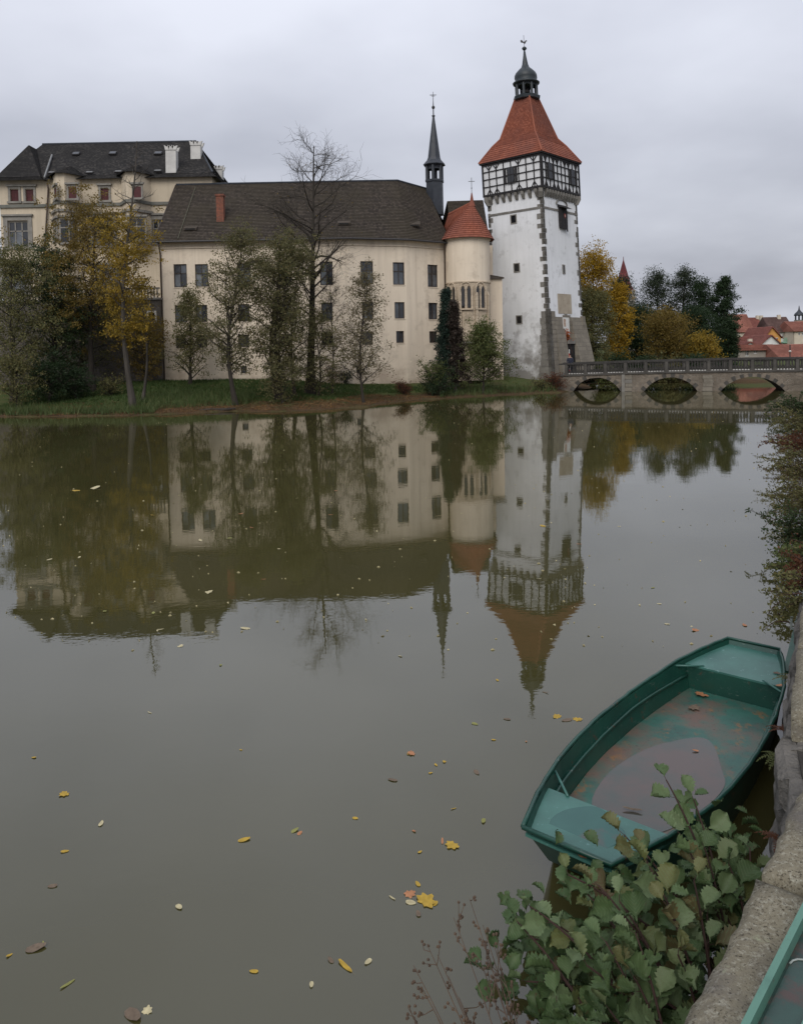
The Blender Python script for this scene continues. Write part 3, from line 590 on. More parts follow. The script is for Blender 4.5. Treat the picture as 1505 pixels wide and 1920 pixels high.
bk_ = MB(); bk_.face([rid[0], rid[1], bk[0].lerp(bk[1], .6)+Z*EZ, bk[0]+Z*EZ]); bk_.face([rid[1], rid[2], rid[3], bk[1]+Z*EZ, bk[0].lerp(bk[1], .6)+Z*EZ])
bk_.face([ev[0], rid[0], bk[0]+Z*EZ]); bk_.build('rear_roof', M['shingle'], palT)
kid(palT, 'ridge', M['slate'], lambda b: b.tube([q+Z*.06 for q in rid], .09, 6))
kid(palT, 'gutter', M['iron'], lambda b: b.tube([q+Z*.0-Vector((0, .06, 0)) for q in ev], .085, 8))
kid(palT, 'verge_board', M['frame'], lambda b: b.tube([ev[0]-Vector((.03, 0, 0)), rid[0]-Vector((.03, 0, 0))], .07, 5))
dp = at(303, 470, PY); n1 = segs[2][3]
def pipe(b, x, y, out): b.tube([Vector((x, y-ov+.05, EZ-.15)), Vector((x, y-ov+.15, EZ-.5)), Vector((x, y-.12, EZ-1.0)), Vector((x, y-.12, 1.2))], .065, 8)
kid(palT, 'downpipe', M['pipe'], lambda b: pipe(b, p0.x+.12, PY, 0), smooth=True); kid(palT, 'downpipe', M['pipe'], lambda b: pipe(b, p3.x-.25, p3.y-.25, 0), smooth=True)
def roofpt(px, py):                                          # point of the front roof slope seen at a pixel
    e_, r0_ = ev[0], rid[0]; n = (ev[1]-ev[0]).cross(rid[0]-ev[0]).normalized(); return on_wall(px, py, ev[0], n)
q = roofpt(415, 415)
ch = kid(palT, 'brick_chimney', M['brick'], lambda b: b.box(q+Vector((-.38, -.1, -.6)), Vector((.62, 0, 0)), Vector((0, .6, 0)), Z*2.75))
kid(ch, 'chimney_cap', M['brick'], lambda b: b.box(q+Vector((-.45, -.17, 2.15)), Vector((.76, 0, 0)), Vector((0, .74, 0)), Z*.16))
for x, y in ((358, 431), (645, 421), (776, 424)):
    q = roofpt(x, y) if x < 700 else on_wall(x, y, ev[2], (ev[3]-ev[2]).cross(rid[2]-ev[2]).normalized())
    hb = kid(palT, 'roof_hatch', M['shingle'], lambda b: b.prism([q+Vector((-.55, -.25, -.05)), q+Vector((-.55, -.25, .12)), q+Vector((-.55, .75, .55))], Vector((1.1, 0, 0))))
    kid(hb, 'hatch_opening', M['void'], lambda b: b.box(q+Vector((-.42, -.262, -.02)), Vector((.84, 0, 0)), Vector((0, .01, 0)), Z*.11))
M['moss'] = mat('mossy_flashing', (.095, .09, .062), (.06, .056, .042), 3, .9, .3, 15, .01)
kid(palT, 'flashing', M['moss'], lambda b: b.tube([roofpt(334, 449)+Vector((0, -.03, .06)), roofpt(367, 352)+Vector((0, -.03, .05))], .05, 5))
# ridge turret
tb = at(815, 372, rid[3].y-.3); TC = Vector((tb.x, tb.y, 0)); zt = lambda y: at(812, y, tb.y).z
turT = MB().lathe([(.86, zt(384)-1.0), (.84, zt(343)), (.92, zt(342)), (.92, zt(338)), (.80, zt(337.9))], TC, 6, .3).build('turret_base', M['slate'], palT)
for k in range(6):
    a_ = .3+k*math.pi/3; c_ = TC+Vector((.74*math.cos(a_), .74*math.sin(a_), 0)); kid(palT, 'turret_post', M['slate'], lambda b: b.tube([c_+Z*zt(338.5), c_+Z*zt(311)], .15, 6))
    c2 = TC+Vector((.74*math.cos(a_+math.pi/3), .74*math.sin(a_+math.pi/3), 0)); kid(palT, 'turret_arch', M['slate'], lambda b: b.box(c_+Z*zt(318), (c2-c_), Z*(zt(310.9)-zt(318)), (TC-c_).normalized()*.12))
kid(palT, 'turret_spire', M['slate'], lambda b: b.lathe([(1.02, zt(311)), (1.08, zt(309.5)), (.70, zt(301)), (.60, zt(296)), (.10, zt(219)), (.16, zt(218)), (.16, zt(216.5)), (.06, zt(216))], TC, 8, .2))
kid(palT, 'turret_finial', M['iron'], lambda b: b.lathe([(.055, zt(216)), (.05, zt(205)), (.15, zt(202.5)), (.15, zt(200)), (.05, zt(198)), (.03, zt(190)), (.02, zt(172))], TC, 8))
kid(palT, 'cross', M['iron'], lambda b: b.box(TC+Vector((-.30, 0, zt(178.5))), Vector((.6, 0, 0)), Vector((0, .04, 0)), Z*.05).box(TC+Vector((-.16, .002, zt(180.5))), Vector((.32, 0, 0)), Vector((0, .036, 0)), Z*.035))
# lower roof between the palace and the tower
lk = [Vector(at(845, 452, 69.6)), Vector(at(917, 450, 72.6)), Vector(at(838, 377, 72.5)), Vector(at(905, 375, 75.6))]
kid(palT, 'link_roof', M['shingle'], lambda b: (b.courses(lk[0], lk[1], lk[2], lk[3], 30, .045), b.face([lk[2], lk[3], lk[3]+Vector((-1, 3.5, -4)), lk[2]+Vector((-1, 3.5, -4))]), b.face([lk[1], lk[1]+Vector((-1, 6, 0)), lk[3]])))
kid(palT, 'link_wall', M['cream'], lambda b: b.prism([lk[0]-Z*.1, lk[1]-Z*.1, Vector((lk[1].x, lk[1].y, .9)), Vector((lk[0].x, lk[0].y, .9))], Vector((-.9, 4, 0))))
# ------------------------------------------------------------------ chapel apse with red roof
ac = at(876, 500, 69.0); AC = Vector((ac.x, 69.3, 0)); AR = 2.02; az1 = at(876, 447, 67.4).z; zs_ = at(876, 527, 67.3).z
apT = thing('chapel_apse', (AC.x, AC.y, 1.0), 'rounded cream chapel apse with lancet windows under a small red tiled roof', 'chapel apse')
ang0 = rad(-100)
def ring(r, z, n=16): return [Vector((AC.x+r*math.cos(ang0+2*math.pi*(k+.5)/n), AC.y+r*math.sin(ang0+2*math.pi*(k+.5)/n), z)) for k in range(n)]
kid(apT, 'upper_wall', M['cream'], lambda b: b.lathe([(AR, zs_), (AR, az1), (AR+.10, az1), (AR+.14, az1+.16), (AR-.1, az1+.17)], AC, 32), smooth=False)
z2 = at(876, 641, 67.3).z
kid(apT, 'ashlar_wall', M['ashlar'], lambda b: b.lathe([(AR-.35, 1.0), (AR-.35, z2-.1), (AR-.1, z2), (AR+.05, z2+.12), (AR+.05, z2+.9), (AR-.01, z2+1.0), (AR-.01, zs_-.12), (AR+.06, zs_-.1), (AR+.06, zs_)], AC, 32))
for px in (848, 873.5, 900.5):
    q = on_wall(px, 555, AC+Vector((0, -AR, 0)), Vector((0, -1, 0))); a_ = math.asin(max(-1, min(1, (q.x-AC.x)/AR))) if abs(q.x-AC.x) < AR else math.pi/2*.93
    n = Vector((math.sin(a_), -math.cos(a_), 0)); u = Vector((n.y*-1, n.x, 0)); f0 = AC + n*(AR+.015); zl = at(876, 577, 67.3).z; zh = at(876, 537, 67.3).z
    wf = MB()
    for s_ in (-1, 1):
        c_ = f0 + u*s_*.26; arch = [c_+u*-.13+Z*zl, c_+u*.13+Z*zl, c_+u*.13+Z*(zh-.25), c_+u*.07+Z*(zh-.08), c_+Z*zh, c_-u*.07+Z*(zh-.08), c_-u*.13+Z*(zh-.25)]
        wf.prism([f0*0+v for v in arch], n*.02)
    wo_ = wf.build('lancet_glass', M['lead_glass'], apT)
    def trac(b):
        for s_ in (-1, 0, 1):
            x_ = s_*.52-.06; b.box(f0+u*x_+Z*(zl-.1), u*.12, Z*(zh-zl+.15), n*.09)
        b.box(f0-u*.58+Z*(zl-.18), u*1.16, Z*.12, n*.14)
        hood = [f0+u*math.cos(t_)*.5+Z*(zh-.12+.5*math.sin(t_)**1.5 if math.sin(t_) > 0 else zh-.12) for t_ in np.linspace(0, math.pi, 11)]
        b.tube([h_+n*.04 for h_ in hood], .05, 5)
        for s_ in (-1, 1): b.tube([f0+u*(s_*.26+.2*math.cos(t_))+Z*(zh-.22+.32*math.sin(t_))+n*.05 for t_ in np.linspace(0, math.pi, 7)], .05, 5)
    kid(apT, 'tracery', M['ashlar'], trac)
for a_ in (-.42, .27, .93):
    n = Vector((math.sin(a_+.02), -math.cos(a_+.02), 0)); u = Vector((-n.y, n.x, 0)); f0 = AC+n*(AR-.02); zc = zs_-1.2
    kid(apT, 'pilaster', M['ashlar'], lambda b: b.box(f0-u*.12+Z*(z2+.9), u*.24, n*.18, Z*(zc-z2-.9)).prism([f0-u*.12+Z*zc, f0-u*.12+n*.18+Z*zc, f0-u*.12+Z*(zc+.4)], u*.24))
kid(apT, 'moulding', M['surround'], lambda b: b.lathe([(AR-.3, z2-.25), (AR+.12, z2-.12), (AR+.12, z2-.02), (AR-.05, z2+.02)], AC, 32))
tip = at(884, 380, 69.6); TIP = Vector((tip.x, 69.5, tip.z)); bkp = Vector((TIP.x-2.0, 71.0, TIP.z-.75)); eb = MB(); er = []
for k in range(-6, 7): a_ = k*math.pi/9+.15; er.append(AC+Vector((math.sin(a_)*(AR+.42), -math.cos(a_)*(AR+.42), az1+.05)))
er = [Vector((er[0].x-.1, er[0].y+1.2, er[0].z))] + er
for i in range(len(er)-1):
    top0 = bkp.lerp(TIP, min(1, i/3)); top1 = bkp.lerp(TIP, min(1, (i+1)/3)); eb.courses(er[i], er[i+1], top0, top1+Vector((.001, 0, 0)), 17, .05)
eb.face([er[-1], Vector((er[-1].x-1, er[-1].y+2.4, er[-1].z)), bkp, TIP]); eb.build('roof', M['tile'], apT)
kid(apT, 'ridge_tiles', M['tile'], lambda b: b.tube([bkp, TIP], .1, 6))
kid(apT, 'roof_spike', M['tile'], lambda b: b.lathe([(.32, TIP.z-.35), (.16, TIP.z+.15), (.05, TIP.z+.85)], TIP-Z*TIP.z, 8))
kid(apT, 'finial', M['iron'], lambda b: b.tube([TIP+Z*.8, TIP+Z*2.2], .025, 5).box(TIP+Vector((-.28, -.02, 1.85)), Vector((.56, 0, 0)), Vector((0, .04, 0)), Z*.04).lathe([(.01, TIP.z+1.2), (.07, TIP.z+1.27), (.01, TIP.z+1.34)], TIP-Z*TIP.z, 6))
# narrow annex between apse and tower
xa, xb = at(903, 600, 70.5), at(942, 600, 70.5); za = at(930, 523, 70.5).z
anT = thing('annex', (xa.x, 70.5, 1.0), 'narrow cream annex squeezed between chapel apse and white tower', 'annex')
kid(anT, 'wall', M['cream'], lambda b: b.box((xa.x, 70.5, .9), (xb.x-xa.x, 0, 0), (0, 4.5, 0), Z*(za-.9)).box((xa.x-.2, 71.4, za), ((at(923.5, 500, 71.4).x-xa.x)+.2, 0, 0), (0, 3, 0), Z*(at(919, 460, 71.4).z-za)))
kid(anT, 'roof', M['shingle'], lambda b: b.prism([Vector((xa.x-.1, 70.25, za)), Vector((xb.x+.15, 70.25, za)), Vector((xb.x+.15, 70.25, za+.12)), Vector((xa.x+.5, 71.3, za+.55)), Vector((xa.x-.1, 71.3, za+.55))], Vector((0, .9, .05))))
# ------------------------------------------------------------------ white tower with half-timbered top
LEAN = .040
tc0 = Vector((13.79, 74.0, 0)); TA = rad(43); TS = 6.4
uL = Vector((-math.cos(TA), math.sin(TA), 0)); uR = Vector((math.sin(TA), math.cos(TA), 0)); nL = Vector((-uR.x, -uR.y, 0)); nR = Vector((-uL.x, -uL.y, 0))   # outward normals
def shr(p): return (p[0] - LEAN*(p[2]-17.1), p[1], p[2])
tcen = tc0 + (uL+uR)*TS/2
def zc(y): return at(1017, y, 74).z
def za_(y): return at(985, y, tcen.y).z
towT = thing('castle_tower', (tcen.x+.6, tcen.y, .9), 'tall white castle tower with half-timbered top storey and red pyramid roof', 'tower')
TZ1 = zc(352)
def tk(name, m_, fn, parent=None, **kw): bb = MB(); fn(bb); return bb.build(name, m_, parent or towT, shear=shr, **kw)
def quad_ring(off): return [tc0 - (uL+uR)*off, tc0 + uL*TS + (uL-uR)*off, tc0 + (uL+uR)*(TS+off), tc0 + uR*TS + (uR-uL)*off]
def tower_wall(b):
    holesL = []; 
    for x, y0, y1 in ((962.5, 404, 418), (968.5, 495, 509), (974, 592, 606)):
        pass
    zs2 = [.6, 5.2, TZ1]; offs = [.32, 0, 0]
    for i in range(2):
        r0, r1 = quad_ring(offs[i]), quad_ring(offs[i+1])
        for k in range(4):
            j = (k+1) % 4; b.face([r0[k]+Z*zs2[i], r0[j]+Z*zs2[i], r1[j]+Z*zs2[i+1], r1[k]+Z*zs2[i+1]][::-1])
tk('wall', M['white'], tower_wall)
def unshr(P): return Vector((P.x + LEAN*(P.z-17.1), P.y, P.z))
def on_face(px, py, n):                                       # tower face point, in the tower's own upright frame
    A = tc0; P = on_wall(px, py, Vector(shr((A.x, A.y, 10))), n)
    for _ in range(6): zz = P.z; P = on_wall(px, py, Vector(shr((A.x, A.y, zz))), n)
    return unshr(P)
def slit(px, y0, y1, wpx, n, u, name='slit_window'):
    A = on_face(px, (y0+y1)/2, n); hh = abs(on_face(px, y0, n).z-on_face(px, y1, n).z); ww = wpx/1440*76/max(.4, abs(u.x))*1.0
    s = MB(); o = A-u*ww/2-Z*hh/2
    for a0, a1, c0, c1 in ((-.10, 0, -.1, hh+.1), (ww, ww+.10, -.1, hh+.1), (0, ww, -.1, 0), (0, ww, hh, hh+.1)): s.box(o+u*a0+Z*c0, u*(a1-a0), Z*(c1-c0), n*.05)
    f = s.build(name, M['surround'], towT, shear=shr); tk('pane', M['lead_glass'], lambda b: b.box(o+n*.004, u*ww, Z*hh, n*.01), f)
for px, y0, y1 in ((962.5, 404, 418), (968.5, 495, 509), (973, 593, 606)): slit(px, y0, y1, 7.5, nL, -uL)
for px, y0, y1 in ((1056, 498, 512), (1060, 590, 602)): slit(px, y0, y1, 4.0, nR, uR)
# quoin stones up the three visible corners
rq = np.random.default_rng(4)
def quoins(c_, u1, n1_, u2, n2_, z0, z1):
    z = z0; k = 0
    while z < z1:
        h_ = rq.uniform(.34, .58); l1 = rq.uniform(.30, .75) if k % 2 else rq.uniform(.12, .3); l2 = rq.uniform(.10, .26) if k % 2 else rq.uniform(.25, .5); o_ = c_ + (n1_+n2_)*.025 + Z*z
        b = MB(); b.box(o_, u1*l1, -n1_*.3, Z*(h_-.03)); b.box(o_, u2*l2, -n2_*.3, Z*(h_-.03)); b.build('quoin', M['quoin'], towT, shear=shr)
        z += h_ * (1 if rq.random() < .8 else 1.5); k += 1
quoins(tc0, uL, nL, uR, nR, 7.0, TZ1-.3)
quoins(tc0+uL*TS, -uL, nL, uR, -nR, 13.2, TZ1-.3)
quoins(tc0+uR*TS, -uR, nR, uL, -nL, 7.0, TZ1-.3)
# corner buttress of big blocks and the battered gate side
z = .7; k = 0; rq = np.random.default_rng(8)
while z < 7.3:
    h_ = rq.uniform(.5, .75); f_ = 1-(z-.7)/6.6; o_ = tc0 + (nL+nR)*(.10+.34*f_) + Z*z; l1 = rq.uniform(.7, 1.05)+.5*f_; l2 = rq.uniform(1.0, 1.5)+.3*f_
    tk('buttress_block', M['quoin'], lambda b: b.box(o_, uL*l1, -nL*.5, Z*(h_-.02)).box(o_+nR*0, uR*.1, -nR*.4, Z*(h_-.02)))
    tk('buttress_block', M['buttress'], lambda b: b.box(o_+uR*.101-nL*.0, uR*l2, -nR*.5, Z*(h_-.02))); z += h_; k += 1
def gate_side(b):                                             # rubble plinth with two raking piers either side of the gate recess
    zt_ = 6.75
    for a0, a1 in ((1.0, 2.6), (4.0, 6.75)):
        o0 = tc0+uR*a0; w_ = uR*(a1-a0); rk = 1.3 if a0 > 3 else .75
        b.prism([o0+nR*rk+Z*.6, o0+nR*.10+Z*zt_, o0-nR*.5+Z*zt_, o0-nR*.5+Z*.6], w_)
    b.prism([tc0+uR*2.6+nR*.08+Z*4.3, tc0+uR*2.6+nR*.06+Z*(zt_+.2), tc0+uR*2.6-nR*.4+Z*(zt_+.2), tc0+uR*2.6-nR*.4+Z*4.3], uR*1.4)
    o0 = tc0+uR*(TS+.02); b.prism([o0+uL*-.3+uR*1.2+Z*.6, o0+uL*-.3+uR*.0+Z*6.9, o0+uL*-.3-uR*.4+Z*6.9, o0+uL*-.3-uR*.4+Z*.6], uL*3.2)
tk('gate_plinth', M['buttress'], gate_side)
go = tc0+uR*2.62+nR*.36
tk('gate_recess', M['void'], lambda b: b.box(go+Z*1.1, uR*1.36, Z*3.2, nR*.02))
tk('gate_arch', M['quoin'], lambda b: b.box(go+nR*.03+Z*4.1, uR*1.36, Z*.35, nR*.12))
q = on_face(1059, 562, nR)
M['infill'] = mat('limewashed_infill', (.70, .71, .72), (.62, .63, .64), 1.2, .9, .2, 10, .02)
M['sundial'] = mat('faded_sundial_plaster', (.40, .345, .27), (.33, .28, .215), 1.6, .9, .2, 12, .01, c3=(.25, .20, .15), s3=3.5, lo3=.56, hi3=.75)
hS = abs(on_face(1059, 551, nR).z-on_face(1059, 588, nR).z); tk('sundial', M['sundial'], lambda b: b.box(on_face(1045, 569, nR)-Z*hS/2+nR*.012, uR*2.55, Z*hS, nR*.02))
q = on_face(1057, 606, nR); M['board'] = mat('white_notice_board', (.66, .66, .63), (.55, .55, .52), 3, .7, .1, 20, .004); M['board_pic'] = mat('faded_board_picture', (.32, .20, .15), (.5, .42, .34), 6, .8, 0)
nb = tk('notice_board', M['board'], lambda b: b.box(q+uR*-.55-Z*1.15+nR*.16, uR*1.15, Z*1.7, nR*.06))
tk('picture', M['board_pic'], lambda b: b.box(q+uR*-.48-Z*.35+nR*.2205, uR*.42, Z*.78, nR*.008), nb); tk('lettering', M['board_pic'], lambda b: [b.box(q+uR*(.1+.16*i)-Z*.88+nR*.2205, uR*.09, Z*.2, nR*.006) for i in range(2)], nb)
# grey band, hood and hoist door
for n, u, a0 in ((nL, uL, 0), (nR, uR, 0)):
    tk('band', M['quoin'], lambda b: b.box(tc0+u*.3+n*.004+Z*(TZ1-1.92), u*(TS-.3), Z*.20, n*.06))
A = on_face(1052.5, 408, nR)
hd = tk('hoist_door', M['timber'], lambda b: b.box(A-uR*.62-Z*1.05+nR*.01, uR*1.3, Z*2.0, nR*.22)); tk('hoist_canopy', M['timber'], lambda b: b.prism([A-uR*.75+nR*.0+Z*.98, A-uR*.75+nR*.75+Z*.82, A-uR*.75+Z*1.25], uR*1.6), hd)
for k in range(5): tk('plank_end', M['timber'], lambda b: b.box(A-uR*(.60-.26*k)-Z*(1.05+random.uniform(.05, .3))+nR*.235, uR*.22, Z*(2.0), nR*.03), hd)
M['ivory'] = mat('pale_paint', (.6, .58, .52), None, 4, .8, 0); M['dred'] = mat('dull_red_paint', (.30, .05, .04), None, 4, .7, 0)
tk('shield', M['dred'], lambda b: b.prism([A+uR*.02+nR*.27+Z*.35, A+uR*.3+nR*.27+Z*.35, A+uR*.3+nR*.27+Z*.1, A+uR*.16+nR*.27-Z*.1, A+uR*.02+nR*.27+Z*.1], nR*.03), hd); tk('shield_mark', M['ivory'], lambda b: b.box(A+uR*.12+nR*.301+Z*.05, uR*.08, Z*.22, nR*.01), hd)
tk('hood_arch', M['quoin'], lambda b: b.tube([A+uR*(.05+1.0*math.cos(t_))+nR*.05+Z*(1.2+.55*math.sin(t_)) for t_ in np.linspace(0, math.pi, 12)], .09, 5))
# corbels and half-timbered storey
OVH = .30; CZ = TZ1
cor0 = tc0 + (nL+nR)*OVH; SL = TS+2*OVH
def corbels(u, n, cnt):
    for i in range(cnt):
        a = .5+(TS-1.0)*i/(cnt-1); o_ = tc0+u*(a-.13)+Z*(CZ-.75); tk('corbel', M['quoin'], lambda b: b.prism([o_+Z*.72, o_, o_+n*.12+Z*.0, o_+n*.34+Z*.42, o_+n*.34+Z*.72], u*.27))
corbels(uL, nL, 8); corbels(uR, nR, 12)
for c_, a_, n_ in ((tc0, nL, nR), (tc0+uL*TS, nL, -nR), (tc0+uR*TS, nR, -nL)):
    tk('corner_corbel', M['quoin'], lambda b: b.prism([c_+Z*(CZ-.9)-(a_+n_)*.2, c_+(a_+n_)*.06+Z*(CZ-.9), c_+(a_+n_)*.25+Z*(CZ-.4), c_+(a_+n_)*.25+Z*(CZ-.03), c_-(a_+n_)*.2+Z*(CZ-.03)], (a_-n_).normalized()*.36))
TZ0, TZ2 = CZ, zc(288)
tk('infill_wall', M['infill'], lambda b: b.box(cor0+(uL+uR)*.05+Z*(TZ0+.02), uL*(SL-.1), uR*(SL-.1), Z*(TZ2-TZ0)))
def beam(o, a, b_, th, n, proud=.05):                        # flat beam from a to b on a wall with outward normal n
    d = (b_-a); ln = d.length; d.normalize(); s = n.cross(d).normalized(); tk('timber_beam', M['timber'], lambda b: b.box(a-s*th/2-n*.06, d*ln, s*th, n*(.06+proud)))
HT = TZ2-TZ0
for u, n, cols, wbays in ((uL, nL, 8, (4,)), (uR, nR, 10, (2, 8))):
    f0 = cor0 + Z*TZ0; bw_ = SL/cols
    for fr_, th in ((.035, .20), (.30, .075), (.53, .075), (.76, .075), (.975, .18)): beam(f0, f0+Z*HT*fr_, f0+u*SL+Z*HT*fr_, th, n, .055 if th > .2 else .045)
    for i in range(cols+1):
        x = min(max(bw_*i, .1), SL-.1); beam(f0, f0+u*x, f0+u*x+Z*HT, .17 if i in (0, cols) else .075, n, .05)
        if i in (0, cols) or any(abs(i-wb_) < 1 for wb_ in wbays): continue
        if (i+1) % 3:
            for s_ in (-1, 1):
                beam(f0, f0+u*x+Z*HT*.80, f0+u*(x+s_*bw_*.42)+Z*HT*.95, .06, n, .04); beam(f0, f0+u*x+Z*HT*.21, f0+u*(x+s_*bw_*.38)+Z*HT*.06, .06, n, .04)
    for wb_ in wbays:
        x = bw_*(wb_-.5); o_ = f0+u*x+Z*HT*.27; wi = tk('window', M['timber'], lambda b: b.box(o_+n*.052, u*bw_*1.0, Z*HT*.5, n*.03)); tk('pane', M['lead_glass'], lambda b: [b.box(o_+n*.083+u*bw_*(.12+.42*j)+Z*HT*(.04+.24*k_), u*bw_*.34, Z*HT*.2, n*.006) for j in range(2) for k_ in range(2)], wi)
        for s_ in (-1, 1): tk('shutter', M['timber'], lambda b: b.box(o_+u*(bw_*.5+s_*bw_*.74-.09)+n*.053+Z*HT*.02, u*.18, Z*HT*.46, n*.12), wi)
ez = zc(283.5)-.1; EO = OVH+.20
def sq(off, z): c_ = [tc0-(uL+uR)*off, tc0+uL*TS+(uL-uR)*off, tc0+(uL+uR)*(TS+off), tc0+uR*TS+(uR-uL)*off]; return [v+Z*z for v in c_]
def sqh(h_, z): return [tcen + (-uL-uR)*h_ + Z*z, tcen+(uL-uR)*h_+Z*z, tcen+(uL+uR)*h_+Z*z, tcen+(uR-uL)*h_+Z*z]
LV = [(TS/2+EO, ez), (TS/2-.55, za_(279)+.15), (TS/2-1.15, za_(262)), (.86, za_(188))]
def troof(b):
    for i in range(3):
        a, c_ = sqh(*LV[i]), sqh(*LV[i+1])
        for k in range(4): j = (k+1) % 4; b.courses(a[j], a[k], c_[j], c_[k], (7, 6, 30)[i], .045)
tk('roof', M['tile'], troof); tk('eave_fascia', M['timber'], lambda b: b.prism([v-Z*.12 for v in sqh(TS/2+EO-.03, ez)], Z*.11))
for k in range(4): tk('hip_tiles', M['tile'], lambda b: b.tube([sqh(*l)[k]+Z*.06 for l in LV], .085, 6))
# lantern, onion dome, ball and weather vane
T0 = tcen - Z*0; n8 = 8
tk('lantern_floor', M['copper'], lambda b: b.lathe([(1.0, za_(190)), (1.32, za_(188)), (1.38, za_(183)), (1.22, za_(181)), (.2, za_(180.5))], T0, 8, TA+.39))
for k in range(8):
    a_ = TA+.39+k*math.pi/4; c_ = T0+Vector((1.04*math.cos(a_), 1.04*math.sin(a_), 0)); c2 = T0+Vector((1.04*math.cos(a_+math.pi/4), 1.04*math.sin(a_+math.pi/4), 0))
    tk('lantern_post', M['copper'], lambda b: b.tube([c_+Z*za_(182), c_+Z*za_(158)], .13, 6)); tk('lantern_arch', M['copper'], lambda b: b.prism([c_+Z*za_(157.5), c2+Z*za_(157.5), c2+Z*za_(166), c2.lerp(c_, .3)+Z*za_(162), c_.lerp(c2, .3)+Z*za_(162), c_+Z*za_(166)], (T0-(c_+c2)/2).normalized()*.1))
tk('bell', M['iron'], lambda b: b.lathe([(.38, za_(174)), (.34, za_(172)), (.22, za_(167)), (.1, za_(165)), (.03, za_(158))], T0, 10), smooth=True)
tk('onion_dome', M['copper'], lambda b: b.lathe([(1.30, za_(158.5)), (1.36, za_(156)), (1.12, za_(153.5)), (1.05, za_(151)), (1.14, za_(147)), (1.12, za_(142)), (.98, za_(137)), (.70, za_(131.5)), (.42, za_(127)), (.30, za_(121)), (.18, za_(108)), (.08, za_(95))], T0, 16, TA), smooth=True)
tk('ball', M['copper'], lambda b: b.lathe([(.03, za_(95)), (.17, za_(93.5)), (.25, za_(91)), (.17, za_(88.5)), (.03, za_(87))], T0, 12), smooth=True)
def vane(b):
    zv = za_(80); b.tube([T0+Z*za_(88), T0+Z*za_(66)], .022, 5); X = Vector((1, 0, 0))
    rooster = [(-.30, .02), (-.10, .0), (.05, -.12), (.16, -.05), (.22, .12), (.34, .17), (.24, .25), (.14, .22), (.05, .08), (-.08, .12), (-.22, .30), (-.36, .22)]
    b.prism([T0+X*x_+Z*(zv+y_) for x_, y_ in rooster], Vector((0, .03, 0)))
tk('weather_vane', M['iron'], vane)
# ------------------------------------------------------------------ old palace on the left
OY = 71.5
oa, ob = at(2, 420, OY), at(400, 420, OY); oz = at(150, 336, OY).z; O0 = Vector((oa.x, OY, 0)); OL = ob.x-oa.x; X = Vector((1, 0, 0)); NF = Vector((0, -1, 0))
opT = thing('old_palace', (oa.x+OL/2, OY, 1.0), 'tall old palace with red shutters, oriels, white chimneys and black hipped roof', 'palace')
def opx(px, py): return on_wall(px, py, O0, NF)
big = [(17, 53, 414, 464), (8, 50, 505, 552), (176, 212, 410, 460), (190, 226, 505, 552), (287, 318, 412, 455)]; small = [(21, 35.5, 355, 378), (49.5, 63.5, 355, 378), (190, 204, 353, 376)]
hs = []; info = []
for k, (x0, x1, y0, y1) in enumerate(small+big):
    A, B = opx(x0, y1), opx(x1, y0); hs.append((A.x-O0.x, B.x-O0.x, A.z, B.z)); info.append((A, B, k < len(small)))
kid(opT, 'wall', M['cream_old'], lambda b: (wall_panel(b, O0, X, OL, .9, oz, hs, NF, .35), b.face([O0+Z*.9, O0+Z*oz, O0+Vector((0, 11, oz)), O0+Vector((0, 11, .9))]), b.face([O0+X*OL+Z*.9, O0+X*OL+Vector((0, 11, .9)), O0+X*OL+Vector((0, 11, oz)), O0+X*OL+Z*oz])))
def surround(parent, A, wd, ht, m_, u=X, n=NF, t_=.22, head=.5):
    def f(b):
        b.box(A-u*t_-n*.01, u*t_, Z*(ht+.05), n*.09).box(A+u*wd-n*.01, u*t_, Z*(ht+.05), n*.09).box(A-u*t_+Z*(ht+.051)-n*.01, u*(wd+2*t_), Z*t_, n*.09)
        b.box(A-u*(t_+.12)+Z*(ht+t_+.052)-n*.01, u*(wd+2*t_+.24), Z*.16, n*.24).box(A-u*(t_+.08)-Z*.18-n*.01, u*(wd+2*t_+.16), Z*.18, n*.2)
    return kid(parent, 'window_surround', m_, f)
for A, B, sm in info:
    wd, ht = B.x-A.x, B.z-A.z
    if sm:
        w_ = kid(opT, 'shutter', M['red_shutter'], lambda b: b.box(A+Vector((0, .10, 0)), X*wd, Z*ht, Vector((0, .05, 0)))); surround(opT, A, wd, ht, M['surround'], t_=.2)
        kid(w_, 'shutter_slats', M['red_shutter'], lambda b: [b.box(A+Vector((.08+wd*.5*h_, .085, .08+.11*i)), X*(wd*.5-.14), Z*.06, Vector((0, .014, 0))) for i in range(int((ht-.15)/.11)) for h_ in (0, 1)])
    else: window(opT, A, X, NF, wd, ht, 3, (.62,), fm='surround', inset=.12, bar=.12); surround(opT, A, wd, ht, M['surround'], t_=.38)
sz = opx(150, 385).z; 
